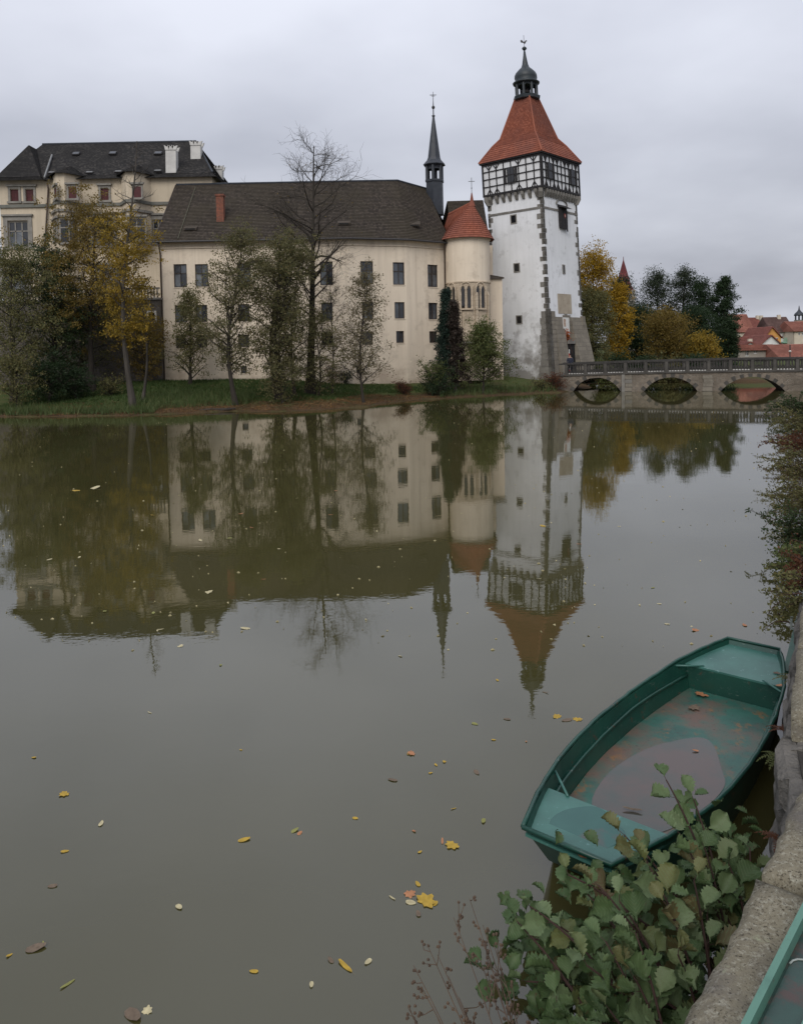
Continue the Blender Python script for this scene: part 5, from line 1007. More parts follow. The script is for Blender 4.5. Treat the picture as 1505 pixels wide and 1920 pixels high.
# ------------------------------------------------------------------ trees
M['lf_olive'] = leafmat('olive_leaves', [(.075, .088, .034), (.125, .135, .052), (.18, .17, .068), (.225, .17, .07)])
M['lf_ivy'] = leafmat('ivy_leaves', [(.03, .052, .022), (.05, .08, .03), (.075, .10, .04)])
M['lf_dark'] = leafmat('dark_green_leaves', [(.018, .036, .016), (.030, .055, .022), (.045, .07, .03)])
M['lf_brown'] = leafmat('bronze_leaves', [(.13, .085, .022), (.18, .12, .028), (.22, .155, .035), (.12, .115, .035)])
M['lf_gold'] = leafmat('golden_leaves', [(.28, .165, .018), (.40, .25, .025), (.32, .225, .035), (.16, .14, .04)])
M['lf_yellow'] = leafmat('bright_yellow_leaves', [(.38, .24, .02), (.52, .34, .03), (.42, .25, .02), (.20, .17, .045)])
M['lf_alder'] = leafmat('alder_leaves', [(.07, .082, .034), (.118, .125, .052), (.175, .16, .072), (.22, .165, .075)])
M['lf_sparse'] = leafmat('thin_autumn_leaves', [(.10, .095, .05), (.15, .135, .07), (.19, .16, .085), (.12, .08, .045)])
M['lf_far'] = leafmat('grey_green_leaves', [(.028, .042, .026), (.045, .062, .036), (.068, .082, .046)])
M['lf_conifer'] = leafmat('conifer_scales', [(.014, .028, .022), (.022, .042, .030), (.035, .055, .038)], .05)
M['lf_redcon'] = leafmat('russet_conifer_scales', [(.036, .028, .022), (.05, .034, .026), (.028, .036, .026)], .05)
M['lf_bush'] = leafmat('light_green_leaves', [(.05, .075, .024), (.085, .115, .035), (.13, .15, .05), (.16, .14, .05)])
M['lf_red'] = leafmat('red_brown_leaves', [(.11, .04, .022), (.15, .06, .03), (.09, .05, .03)])
M['lf_orange'] = leafmat('orange_creeper_leaves', [(.42, .07, .015), (.50, .13, .02), (.30, .04, .015)])
def cards(C, size, r, flat=0.0, aspect=.62):
    n = len(C); d = r.normal(size=(n, 3)); d /= np.linalg.norm(d, axis=1, keepdims=True); e = r.normal(size=(n, 3)); e[:, 2] *= (1-flat); d[:, 2] *= (1-flat*.7)
    w_ = np.cross(d, e); w_ /= np.linalg.norm(w_, axis=1, keepdims=True)+1e-9; s = (size*r.uniform(.55, 1.35, n))[:, None]; nn = np.cross(d, w_)
    V = np.stack([C-d*s*.5, C+w_*s*aspect*.5+nn*s*.12, C+d*s*.5, C-w_*s*aspect*.5+nn*s*.12], 1).reshape(-1, 3); return V, np.arange(4*n).reshape(-1, 4)
def curve(a, d, ln, n, r, wob, grav):
    pts = [Vector(a)]; d = Vector(d).normalized()
    for i in range(n):
        d = (d + Vector((r.normal(0, wob), r.normal(0, wob), r.normal(0, wob)+grav))).normalized(); pts.append(pts[-1]+d*(ln/n))
    return pts
def tree(name, label, cat, px, Y, py_top, hw_px, lm, n_leaf, size, t0=.25, n_limb=34, bark='bark', tr=.13, lean=(0, 0), shape='oval', up=.55, seed=1, group=None, twigs=6, jit=.35, bare_top=0, grav=.03, trunks=1, top_x=None, leaf_lo=0.0, fill=.5):
    r = np.random.default_rng(seed); g = at(px, 720, Y); base = Vector((g.x, Y, max(gh(g.x, Y), .05)-.05)); top = at(top_x if top_x else px, py_top, Y); H = top.z-base.z; R_ = hw_px/FPX*Y
    T = thing(name, base, label, cat, group); wood = MB(); L_ = []
    prof = {'oval': lambda t_: max(.12, math.sin(math.pi*min(1, (t_*.86+.14)))**.75), 'cone': lambda t_: max(.06, (1-t_)**.8), 'vase': lambda t_: .35+.65*math.sin(math.pi*min(1, t_*.8+.12)), 'round': lambda t_: max(.2, math.sqrt(max(0, 1-(2*t_-.9)**2)))}[shape]
    for q in range(trunks):
        n = 9; pts = []; off = Vector((r.normal(0, .12), r.normal(0, .12), 0)) if q else Vector()
        wob = Vector((r.normal(0, .02), r.normal(0, .02), 0))*H
        for i in range(n+1):
            t_ = i/n; pts.append(base + off*(1+3*t_) + Vector(((top.x-base.x)*t_ + lean[0]*math.sin(t_*math.pi)*H + wob.x*math.sin(t_*5), wob.y*math.sin(t_*4), H*t_*(.97 if q else 1))))
        rr = [tr*(1-.93*(i/n)**.8)+.012 for i in range(n+1)]; rr[0] *= 1.35; wood.tube(pts, rr, 8)
        def tp(t_): k = min(n-1, int(t_*n)); return pts[k].lerp(pts[k+1], t_*n-k), tr*(1-.93*t_**.8)+.012
        nl = n_limb//trunks
        for i in range(nl):
            tc_ = (i+r.uniform(.2, .8))/nl; t_ = t0+(.985-t0)*tc_; a, ra_ = tp(t_); az = i*2.4+r.normal(0, .4)+q; ln = R_*prof(tc_)*r.uniform(.65, 1.15)
            ua = up*(1-.3*tc_)+r.normal(0, .15); d = Vector((math.cos(az)*math.cos(ua), math.sin(az)*math.cos(ua), math.sin(ua))); lp_ = curve(a, d, ln*1.1, 5, r, .16, grav)
            wood.tube(lp_, [max(.010, min(ra_*.6, .02+ln*.022)*(1-.8*k/5)) for k in range(6)], 5, False)
            for j in range(twigs):
                f_ = r.uniform(.25, 1); k = min(4, int(f_*5)); b0 = lp_[k].lerp(lp_[k+1], f_*5-k); dd = (lp_[k+1]-lp_[k]).normalized()+Vector((r.normal(0, .7), r.normal(0, .7), r.normal(.1, .5))); tw = curve(b0, dd, ln*r.uniform(.25, .5)+.15, 3, r, .22, grav*.6)
                wood.tube(tw, [.013, .010, .007, .004], 3, False)
                if twigs > 8:
                    for jj in range(3): q0 = tw[1+jj % 3]; wood.tube(curve(q0, dd+Vector((r.normal(0, .9), r.normal(0, .9), r.normal(0, .6))), ln*.2+.12, 2, r, .3, .02), [.008, .006, .004], 3, False)
                if tc_ < 1-bare_top and tc_ >= leaf_lo: L_ += [np.array(x) for x in tw[1:]]
            if tc_ < 1-bare_top and tc_ >= leaf_lo: L_ += [np.array(x) for x in lp_[2:]]
    wood.build('trunk', M[bark], T)
    if n_leaf and L_:
        A = np.array(L_); w8 = r.uniform(.02, 1, len(A))**2; AJ = r.normal(size=A.shape)*(jit*.75*min(1, R_*.45)); ix = r.choice(len(A), n_leaf, p=w8/w8.sum()); C = A[ix]+AJ[ix]+r.normal(size=(n_leaf, 3))*np.array([.17, .17, .12])*(1 if Y < 75 else 1.6)*max(.7, min(1.3, R_*.5))
        C[:, 2] = np.maximum(C[:, 2], base.z+.1); V, F = cards(C-np.array(base), size, r); me = fast_mesh('crown', V, F, M[lm]); link('crown', me, T)
    return T
G1 = 'trees on the castle bank'
def bank(name, label, cat, px, Y, pt, hwp, lm, n, size, full=1.0, **k):
    n = n*.95
    k['jit'] = k.get('jit', .35)*(1+.35*full); return tree(name, label, cat, px, Y, pt, hwp*(1+.22*full), lm, int(n*(1+.9*full)), size, group=G1, **k)
bank('alder_tree', 'pale olive thin-leaved tree at the left end of the castle bank', 'tree', 22, 55, 470, 70, 'lf_olive', 9500, .14, t0=.12, seed=2, n_limb=40, jit=.55)
bank('ivy_tree', 'dark green ivy-clad tree beside the pale olive tree', 'tree', 97, 59.5, 470, 58, 'lf_ivy', 10500, .15, t0=.15, seed=3, n_limb=40, jit=.6, tr=.2)
bank('maple_tree', 'bronze-brown leaved tree before the old palace, thick dark trunk', 'tree', 174, 59, 402, 82, 'lf_brown', 12500, .15, t0=.30, seed=4, n_limb=44, jit=.6, tr=.24, shape='round')
bank('ash_tree', 'golden yellow ash with bare top twigs and leaning grey trunk', 'tree', 249, 51.0, 262, 44, 'lf_gold', 5200, .14, t0=.24, seed=5, n_limb=42, jit=.42, tr=.2, bark='bark_grey', bare_top=.44, top_x=246, lean=(-.012, 0), up=.7, twigs=7)
bank('young_ash', 'slim grey trunk with thin brown foliage right of the golden ash', 'tree', 266, 53.5, 520, 26, 'lf_brown', 1300, .13, t0=.35, seed=6, n_limb=18, tr=.11, bark='bark_grey', top_x=272)
bank('wall_thicket', 'dark olive thicket under the bronze tree by the terrace wall', 'tree', 150, 62.5, 560, 70, 'lf_olive', 4500, .14, t0=.05, seed=17, n_limb=40, jit=.7, shape='round')
bank('wall_maple', 'dim brown-green tree filling the corner of terrace and palace', 'tree', 272, 62.5, 600, 36, 'lf_brown', 3800, .13, t0=.05, seed=18, n_limb=30, jit=.5)
bank('hazel_bush', 'rounded olive bush-tree against the cream wall near the downpipe', 'tree', 357, 61.5, 548, 42, 'lf_olive', 5200, .13, t0=.04, seed=7, n_limb=40, jit=.4, shape='cone', up=.8)
bank('alder_tree', 'tall alder left of the multi-stemmed alder clump', 'tree', 441, 52.6, 428, 60, 'lf_alder', 9000, .125, t0=.16, seed=8, n_limb=44, jit=.42, tr=.17, bare_top=.06, up=.8, twigs=7)
bank('alder_tree', 'multi-stemmed dense alder clump left of the bare tree', 'tree', 521, 53.5, 446, 64, 'lf_alder', 12500, .125, t0=.14, seed=9, n_limb=54, jit=.45, tr=.13, trunks=3, up=.8)
bank('alder_tree', 'dense alder crowding the foot of the bare tree', 'tree', 552, 55.5, 470, 46, 'lf_alder', 7000, .125, t0=.12, seed=10, n_limb=40, jit=.45, tr=.12, up=.7)
bank('bare_tree', 'tall nearly leafless tree with dark trunk towering before the palace roof', 'tree', 581, 57, 276, 98, 'lf_brown', 260, .11, full=0, t0=.30, seed=12, n_limb=44, tr=.36, shape='vase', up=.62, twigs=13, grav=.05, top_x=589)
bank('alder_tree', 'low leafy alder covering the lower trunk of the bare tree', 'tree', 596, 56.2, 590, 40, 'lf_alder', 3600, .12, t0=.05, seed=13, n_limb=30, jit=.45, tr=.07)
bank('bare_sapling', 'leafless fine-twigged sapling right of the bare tree', 'tree', 622, 58, 520, 40, 'lf_sparse', 250, .1, full=0, t0=.3, seed=14, n_limb=26, tr=.06, twigs=9, up=.6)
bank('birch_sapling', 'sparse pale-leaved twin-stemmed sapling on the leaf-strewn spit', 'tree', 681, 54.6, 506, 52, 'lf_sparse', 6500, .12, full=.4, t0=.12, seed=15, n_limb=44, jit=.45, tr=.085, trunks=2, up=.6, shape='cone')
for px, Y, pt, hwp, lm, lab, sd in ((834, 63, 543, 22, 'lf_conifer', 'columnar dark green conifer beside the chapel apse', 31), (853, 62.4, 566, 20, 'lf_redcon', 'columnar russet-tinged conifer touching the dark green one', 32)):
    bank('cypress', lab, 'conifer', px, Y, pt, hwp, lm, 16000, .13, full=.25, t0=.06, seed=sd, n_limb=90, jit=.32, tr=.13, shape='cone', up=1.0, twigs=5)
bank('garden_tree', 'rounded light green small tree before the tower foot', 'tree', 905, 62.4, 612, 42, 'lf_bush', 8500, .13, t0=.12, seed=33, n_limb=46, jit=.45, tr=.09, shape='cone')
def bush(label, px, Y, pt, hwp, lm, n, size, seed, name='shrub'): return tree(name, label, 'shrub', px, Y, pt, hwp, lm, n, size, t0=.02, seed=seed, n_limb=26, jit=.5, tr=.05, shape='round', up=.7, group='shrubs on the castle bank', twigs=5)
bush('straggly light green shrub left of the conifers', 812, 61.2, 688, 30, 'lf_bush', 2400, .12, 41)
bush('grassy green shrub at the water below the conifers', 822, 60.6, 718, 34, 'lf_dark', 2200, .13, 42)
bush('low reddish shrub at the water edge', 757, 60.2, 728, 18, 'lf_red', 1300, .10, 43)
bush('brown withered shrub against the bridge abutment', 1038, 65.2, 712, 20, 'lf_red', 1500, .11, 44)
bush('small green shrub beside the withered one', 1012, 65.0, 722, 18, 'lf_olive', 900, .11, 45)
bush('orange-tinted shrub at the palace wall foot', 622, 63.5, 686, 13, 'lf_red', 500, .10, 46)
bush('low grey clipped shrub along the palace wall foot', 648, 63.8, 704, 20, 'lf_far', 1100, .10, 47)
bush('leafy undergrowth at the foot of the alder clump', 528, 52.3, 686, 44, 'lf_alder', 3800, .12, 48)
bush('dark bush at the foot of the ivy-clad tree', 92, 54.2, 690, 52, 'lf_dark', 5200, .14, 49)
bush('olive bush on the left shore under the pale tree', 30, 52.5, 680, 48, 'lf_olive', 4200, .13, 50)
bush('dark bush between ivy-clad tree and thick trunk', 142, 55.2, 704, 34, 'lf_dark', 3000, .13, 51)
bush('tufty green bush near the golden ash trunk', 205, 56.5, 722, 26, 'lf_olive', 1200, .12, 52)
G2 = 'trees beyond the bridge'
def far(label, px, Y, pt, hwp, lm, n, seed, **k): return tree('park_tree', label, 'tree', px, Y, pt, hwp, lm, int(n*2.9), k.pop('size', .24)*.72, seed=seed, n_limb=k.pop('n_limb', 46), jit=k.pop('jit', .75)*.9, tr=.2, group=G2, **k)
far('bright yellow tree hugging the tower, twiggy top', 1110, 87, 480, 36, 'lf_yellow', 5200, 61, t0=.45, size=.27, shape='vase', bare_top=.1)
far('olive green tree beneath the bright yellow crown', 1112, 84, 552, 42, 'lf_olive', 6500, 62, t0=.08)
far('dark tree behind the far church spire', 1164, 101, 527, 36, 'lf_far', 6000, 63, t0=.15)
far('slender orange-yellow tree before the dark ones', 1160, 86, 536, 22, 'lf_yellow', 3600, 64, t0=.12, size=.25)
far('dark green tree filling the gap under the church spire', 1195, 92, 588, 42, 'lf_dark', 7000, 65, t0=.05)
far('airy grey-green alder, left of the pair', 1232, 101, 512, 36, 'lf_far', 4800, 66, t0=.2, jit=.55)
far('airy grey-green alder, right of the pair', 1280, 99, 508, 34, 'lf_far', 5600, 67, t0=.15, jit=.55)
far('autumn orange round tree behind the balustrade', 1250, 84, 594, 44, 'lf_brown', 6500, 68, t0=.06, shape='round')
far('dark tree left of the tall dark tree', 1318, 97, 528, 26, 'lf_dark', 5200, 69, t0=.1)
far('tall dark tree with tiered boughs near the houses', 1356, 93, 521, 24, 'lf_dark', 7500, 70, t0=.08, up=.2, jit=.35)
far('small yellow-green bush-tree behind the balustrade', 1319, 82, 636, 28, 'lf_gold', 3000, 71, t0=.05, shape='round')
far('dark undergrowth tree next to the town roofs', 1366, 86, 606, 17, 'lf_dark', 3800, 72, jit=.45, t0=.04, shape='round')
far('dim green tree behind the yellow bush-tree', 1300, 89, 590, 44, 'lf_dark', 6500, 73, t0=.04)
for i, (px, Y, pt, hwp, lm) in enumerate(((1092, 79, 684, 26, 'lf_dark'), (1128, 78.5, 690, 24, 'lf_bush'), (1168, 80, 680, 26, 'lf_dark'), (1212, 79, 686, 28, 'lf_dark'), (1256, 78.5, 690, 26, 'lf_olive'), (1300, 78, 684, 28, 'lf_dark'), (1345, 77, 688, 24, 'lf_dark'))):
    tree('bank_shrub', 'dark leafy shrub on the far bank seen through the bridge arches', 'shrub', px, Y, pt, hwp, lm, 3600, .2, t0=.02, seed=200+i, n_limb=26, jit=.8, tr=.05, shape='round', group='shrubs behind the bridge')
# red creeper over the gate
cq = unshr(on_face(1061, 630, nR)) + nR*.5; r = np.random.default_rng(3); C = np.array([(cq.x+.35, cq.y, cq.z+.3)]) + r.normal(size=(900, 3))*np.array([.26, .14, .25])
C[:, 2] -= np.abs(r.normal(0, .35, 900)); V, F = cards(C-np.array(cq), .14, r)
crT = thing('red_creeper', cq, 'flame red creeper hanging under the notice board at the gate', 'creeper'); link('foliage', fast_mesh('foliage', V, F, M['lf_orange']), crT)
kid(crT, 'stem', M['bark_red'], lambda b: [b.tube(curve(cq+Vector((.3+.12*i, 0, .4)), Vector((.05*i, 0, -1)), 2.2, 5, r, .08, -.05), .02, 4) for i in range(4)])
# grass, litter, reeds on the castle bank (nobody could count the blades)
def scatter(n, r, x0, x1, zlo, zhi, ymax=64.6):
    P = []
    while len(P) < n:
        x = r.uniform(x0, x1, 4*n); y = r.uniform(48, ymax, 4*n); z = land_h(x, y); ok = (z > zlo) & (z < zhi); P += list(np.stack([x, y, z], 1)[ok])
    return np.array(P[:n])
def blades(P, h_, r, w_=.03):
    n = len(P); az = r.uniform(0, 6.28, n); hh = h_*r.uniform(.5, 1.4, n); d = np.stack([np.cos(az), np.sin(az), 0*az], 1); ln = r.normal(0, .35, (n, 2)); tip_ = P+np.stack([ln[:, 0]*hh, ln[:, 1]*hh, hh], 1)
    V = np.stack([P-d*w_, P+d*w_, tip_], 1).reshape(-1, 3); return V, np.arange(3*n).reshape(-1, 3)
M['lf_grass'] = leafmat('lawn_grass', [(.036, .070, .016), (.05, .09, .022), (.085, .10, .032)], .2); M['lf_dry'] = leafmat('dry_leaf_litter', [(.16, .085, .035), (.22, .115, .04), (.10, .06, .03), (.26, .17, .06)], .1); M['lf_reed'] = leafmat('reed_blades', [(.05, .095, .025), (.085, .12, .04), (.13, .13, .05)], .2)
r = np.random.default_rng(77)
V, F = blades(scatter(30000, r, -28, 15, .42, 2.0), .16, r); tag(link('lawn_grass', fast_mesh('lawn_grass', V, F, M['lf_grass'])), 'short green lawn grass between the pond and palace wall', 'grass', kind='stuff')
P = scatter(22000, r, -26, 8, .04, .6, 60); V, F = cards(P+np.array([0, 0, .02]), .09, r, .75); tag(link('leaf_litter', fast_mesh('leaf_litter', V, F, M['lf_dry'])), 'fallen brown leaves strewn along the castle shore', 'leaf litter', kind='stuff')
P = np.concatenate([scatter(2600, r, -19, -10.5, .25, .9, 57), scatter(1500, r, 3, 13, .08, .6, 66), scatter(2200, r, -27, -16, .06, .3, 55)]); V, F = blades(P, .5, r, .022); tag(link('shore_reeds', fast_mesh('shore_reeds', V, F, M['lf_reed'])), 'tall green rushes and sedge along the castle shore', 'rushes', kind='stuff')
# driftwood on the spit
dq = atz(400, 772); kid(thing('driftwood', (dq.x, dq.y, 0), 'dark driftwood log lying in the shallows off the spit', 'log'), 'log', M['bark'], lambda b: b.tube([dq+Vector((-1.3, 0, .05)), dq+Vector((-.4, .2, .12)), dq+Vector((.5, .15, .10)), dq+Vector((1.4, .35, .16))], [.05, .1, .12, .07], 7))
# ------------------------------------------------------------------ alder shrub hanging over the water in front
m, t, b = nt('alder_leaf_green'); oi = nd(t, 'ShaderNodeObjectInfo'); tcg = nd(t, 'ShaderNodeTexCoord'); sp = nd(t, 'ShaderNodeSeparateXYZ'); t.links.new(tcg.outputs['Generated'], sp.inputs[0])
ramp = nd(t, 'ShaderNodeValToRGB'); e = ramp.color_ramp.elements
for k in range(3): e.new(.5)
for i, (p_, c_) in enumerate(((0, (.06, .105, .038)), (.35, (.095, .148, .058)), (.65, (.15, .205, .10)), (.85, (.13, .145, .05)), (1, (.115, .08, .04)))): e[i].position = p_; e[i].color = rgba(c_)
t.links.new(oi.outputs['Random'], ramp.inputs[0])
# side veins: chevrons running forward from the midrib
dx_ = nd(t, 'ShaderNodeMath', operation='SUBTRACT'); t.links.new(sp.outputs[0], dx_.inputs[0]); dx_.inputs[1].default_value = .5
ax = nd(t, 'ShaderNodeMath', operation='ABSOLUTE'); t.links.new(dx_.outputs[0], ax.inputs[0])
vm = nd(t, 'ShaderNodeMath', operation='MULTIPLY_ADD'); t.links.new(ax.outputs[0], vm.inputs[0]); vm.inputs[1].default_value = -.75; t.links.new(sp.outputs[1], vm.inputs[2])
vs = nd(t, 'ShaderNodeMath', operation='MULTIPLY'); t.links.new(vm.outputs[0], vs.inputs[0]); vs.inputs[1].default_value = 7.5
vf = nd(t, 'ShaderNodeMath', operation='PINGPONG'); t.links.new(vs.outputs[0], vf.inputs[0]); vf.inputs[1].default_value = .5
vr = nd(t, 'ShaderNodeMapRange'); t.links.new(vf.outputs[0], vr.inputs[0]); vr.inputs[1].default_value = 0; vr.inputs[2].default_value = .16; vr.inputs[3].default_value = .35
c = mixc(t, vr.outputs[0], (.13, .19, .085), ramp.outputs[0]); nn_ = nd(t, 'ShaderNodeTexNoise', Scale=3.0, Detail=4); t.links.new(tcg.outputs['Object'], nn_.inputs['Vector'])
nb_ = nd(t, 'ShaderNodeTexNoise', Scale=38, Detail=5); t.links.new(tcg.outputs['Object'], nb_.inputs['Vector'])
br_ = nd(t, 'ShaderNodeMapRange'); t.links.new(nb_.outputs[0], br_.inputs[0]); br_.inputs[1].default_value = .60; br_.inputs[2].default_value = .70
c = mixc(t, br_.outputs[0], c, (.10, .065, .035)); t.links.new(c, b.inputs['Base Color']); b.inputs['Roughness'].default_value = .55; b.inputs['Specular IOR Level'].default_value = .3
bump(t, b, vr.outputs[0], .35, .002); tr = nd(t, 'ShaderNodeBsdfTranslucent'); t.links.new(c, tr.inputs[0]); mxs = nd(t, 'ShaderNodeMixShader'); mxs.inputs[0].default_value = .22
t.links.new(b.outputs[0], mxs.inputs[1]); t.links.new(tr.outputs[0], mxs.inputs[2]); t.links.new(mxs.outputs[0], t.nodes['Material Output'].inputs[0]); M['alder_leaf'] = m
def alder_leaf_mesh(seed):                                   # round scalloped blade, pleated between the veins, 1 long
    r = np.random.default_rng(seed); nt_, nw = 12, 4; V = []; F = []
    for i in range(nt_+1):
        t_ = i/nt_; wd = .40*math.sin(math.pi*min(1, (t_*.93+.035)))**.7*(1.0+.25*(t_-.4)); sc_ = 1+.06*math.sin(i*3.1+seed)+r.normal(0, .03); edge = .03*(1 if i % 2 else -1)
        for j in range(-nw//2, nw//2+1):
            f_ = j/(nw/2); x_ = f_*wd*sc_+(edge*np.sign(f_) if abs(f_) > .9 else 0); y_ = t_+.10*abs(f_)*(1-t_)*1.2 - (.05*abs(f_) if t_ > .9 else 0)
            V.append((x_, y_, (.12+.05*seed)*abs(f_)**1.4 + (.022+.03*abs(f_))*(1 if i % 2 else -1)*(abs(f_) > .2) - (.2+.12*(seed % 3))*(t_-.4)**2 + r.normal(0, .02)))
    k = nw+1
    for i in range(nt_):
        for j in range(nw): F.append((i*k+j, i*k+j+1, (i+1)*k+j+1, (i+1)*k+j))
    return fast_mesh('leaf', V, F, M['alder_leaf'], True)
LM = [alder_leaf_mesh(s) for s in range(5)]
rs = [e0+du*.25-dn*.12, e0+du*.75-dn*.15, e0+du*1.25-dn*.18, e0+du*1.75-dn*.2]
tips = [(1248, 1462, 1.2), (1300, 1500, 1.1), (1160, 1565, 1.0), (1195, 1590, 1.0), (1040, 1640, .85), (1075, 1670, .8), (958, 1700, .7), (930, 1728, .6), (965, 1760, .5), (1010, 1730, .6), (990, 1800, .45), (950, 1840, .4), (1015, 1880, .5), (1060, 1915, .5), (1105, 1660, 1.0), (1150, 1690, 1.0), (1215, 1625, 1.1), (1275, 1565, 1.1), (1320, 1590, 1.0), (1365, 1620, .85), (1405, 1590, .7), (1395, 1655, .6), (1300, 1650, 1.15), (1250, 1700, 1.1), (1185, 1750, 1.0), (1120, 1765, .95), (1080, 1810, .85), (1180, 1830, .85), (1270, 1790, .95), (1325, 1715, .95), (1240, 1880, .7), (1130, 1895, .6), (1345, 1690, .7), (1215, 1910, .6)]
shT = thing('alder_shrub', rs[1], 'broad-leaved green alder shrub growing from the wall foot over the boat end', 'shrub'); stems = MB(); r = np.random.default_rng(9); nleaf = 0; base_ = Vector(rs[1])
for k, (x, y, z) in enumerate(tips):
    x += max(0, (1230-x)*.13); tp_ = atz(x, y, z); ro_ = min(rs, key=lambda q: (Vector((q.x, q.y, 0))-Vector((tp_.x, tp_.y, 0))).length*r.uniform(.8, 1.3)); ro_ = Vector((ro_.x+r.normal(0, .05), ro_.y+r.normal(0, .05), -.05))
    mid = ro_.lerp(tp_, .5) + Z*(.22+.1*r.random()) ; pts = [ro_*(1-s_)**2 + mid*2*s_*(1-s_) + tp_*s_**2 for s_ in np.linspace(0, 1, 12)]
    stems.tube(pts, [.011*(1-.75*s_)+.0015 for s_ in np.linspace(0, 1, 12)], 5)
    nl = 8 if nleaf < 262 else 4
    for j in range(nl):
        s_ = .38+.62*(j+r.uniform(.2, .8))/nl if j < nl-1 else 1.0; i = min(10, int(s_*11)); pb_ = pts[i].lerp(pts[i+1], s_*11-i); dr = (pts[i+1]-pts[i]).normalized()
        side = Vector((dr.y, -dr.x, 0)).normalized()*(1 if j % 2 else -1); hd_ = (dr*.5+side*(.9 if j < nl-1 else .1)+Vector((r.normal(0, .25), r.normal(0, .25), r.normal(.05, .2)))).normalized(); pet = pb_+hd_*.03
        stems.tube([pb_, pet], .0018, 4, False); sz_ = r.uniform(.10, .165)*(.8 if j == nl-1 else 1)
        up_ = Vector((r.normal(0, .38), r.normal(-.22, .38), 1)).normalized(); yv = hd_; xv = yv.cross(up_).normalized(); zv = xv.cross(yv)
        lf = bpy.data.objects.new('leaf', LM[int(r.integers(5))]); COL.objects.link(lf); lf.parent = shT
        lf.matrix_local = Matrix.Translation(pet-base_) @ Matrix(((xv.x, yv.x, zv.x, 0), (xv.y, yv.y, zv.y, 0), (xv.z, yv.z, zv.z, 0), (0, 0, 0, 1))) @ Matrix.Scale(sz_, 4); nleaf += 1
stems.build('stems', M['bark_red'], shT)
src = [(np.array([v.co for v in m_.vertices]), np.array([list(p_.vertices) for p_ in m_.polygons])) for m_ in LM]; VV, FF, nv_ = [], [], 0
for i in range(420):                                          # crowded lower leaves behind the outer ones
    x, y, z = tips[int(r.integers(len(tips)))]; q = np.array(atz(x+r.normal(40, 45), y+r.normal(45, 40), max(.08, z*r.uniform(.25, .75))))
    if (Vector(q)-e0).dot(dn) > -.12 or (Vector(q)-BA).dot(BD) > .05 and abs((Vector(q)-BA).dot(BN)) < .62: continue
    A = r.normal(size=(3, 3)); A[2] = (0, 0, 1)+r.normal(0, .45, 3); y3 = A[1]-A[2]*(A[1]@A[2])/(A[2]@A[2]); y3 /= np.linalg.norm(y3); z3 = A[2]/np.linalg.norm(A[2]); x3 = np.cross(y3, z3); V0, F0 = src[int(r.integers(5))]
    VV.append((V0*r.uniform(.085, .135))@np.stack([x3, y3, z3]) + q - np.array(base_)); FF.append(F0+nv_); nv_ += len(V0)
tag(link('leaf_mass', fast_mesh('leaf_mass', np.concatenate(VV), np.concatenate(FF), M['alder_leaf'], True), shT), kind='stuff')
# withered weed with seed heads
wr = Vector((e0.x-du.x*.1-dn.x*.15, e0.y-du.y*.1-dn.y*.15, -.05)); wdT = thing('withered_weed', wr, 'withered brown weed with tiny seed heads beside the alder shrub', 'weed'); M['straw'] = mat('dry_brown_stalk', (.11, .075, .05), (.07, .048, .035), 6, .9, 0); hd2 = []
for k, (x, y, z) in enumerate([(880, 1685, .75), (850, 1720, .7), (905, 1735, .6), (820, 1790, .6), (775, 1810, .5), (790, 1850, .45), (765, 1890, .4), (840, 1830, .5), (860, 1870, .45), (900, 1800, .55), (930, 1850, .5), (820, 1910, .4), (880, 1915, .45), (800, 1770, .5), (925, 1770, .6)]):
    tp_ = atz(x, y, z); mid = wr.lerp(tp_, .55)+Z*.15; pts = [wr*(1-s_)**2+mid*2*s_*(1-s_)+tp_*s_**2 for s_ in np.linspace(0, 1, 9)]; sb_ = MB(); sb_.tube(pts, [.006*(1-.7*s_) for s_ in np.linspace(0, 1, 9)], 4)
    for j in range(11):
        s_ = r.uniform(.35, 1); i = min(7, int(s_*8)); q = pts[i].lerp(pts[i+1], s_*8-i); d = (tp_-mid).normalized()+Vector(r.normal(0, .6, 3)); en = q+d.normalized()*r.uniform(.05, .16); sb_.tube([q, q.lerp(en, .5)+Vector(r.normal(0, .008, 3)), en], [.0032, .0026, .002], 3, False); hd2.append(en)
        for _ in range(2): hd2.append(q.lerp(en, r.uniform(.4, .95))+Vector(r.normal(0, .012, 3)))
    sb_.build('stalk', M['straw'], wdT)
hb = MB()
for q in hd2: hb.lathe([(.001, -.005), (.009, 0), (.007, .008), (.001, .013)], q, 5)
tag(hb.build('seed_heads', M['straw'], wdT), kind='stuff')
# plants along the right bank and on the wall
def sprig_bush(name, label, root, reach, n, lm, size, seed, up=.5, row=True):
    r = np.random.default_rng(seed); root = Vector(root); T = thing(name, root, label, 'shrub', 'shrubs on the right bank'); w_ = MB(); C = []; 
    for i in range(int(n*1.7)):
        az = math.atan2(.48, -.88)+r.normal(0, .75); d = Vector((math.cos(az), math.sin(az), abs(r.normal(up, .4)))); p = curve(root+Vector((r.normal(0, reach*.25), r.normal(0, reach*.4), r.uniform(0, .5))), d, reach*r.uniform(.5, 1.15), 7, r, .12, -.13); w_.tube(p, [.008-.0008*k for k in range(8)], 4, False)
        for j in range(44): s_ = r.uniform(.15, 1)*7; k = min(6, int(s_)); q = p[k].lerp(p[k+1], s_-k); C.append(np.array(q)+r.normal(0, .028 if row else .07, 3))
    w_.build('stems', M['bark_red'], T); C = np.array(C); C[:, 2] = np.maximum(C[:, 2], .015); V, F = cards(C-np.array(root), size, r, .2, .45); link('foliage', fast_mesh('foliage', V, F, M[lm]), T); return T
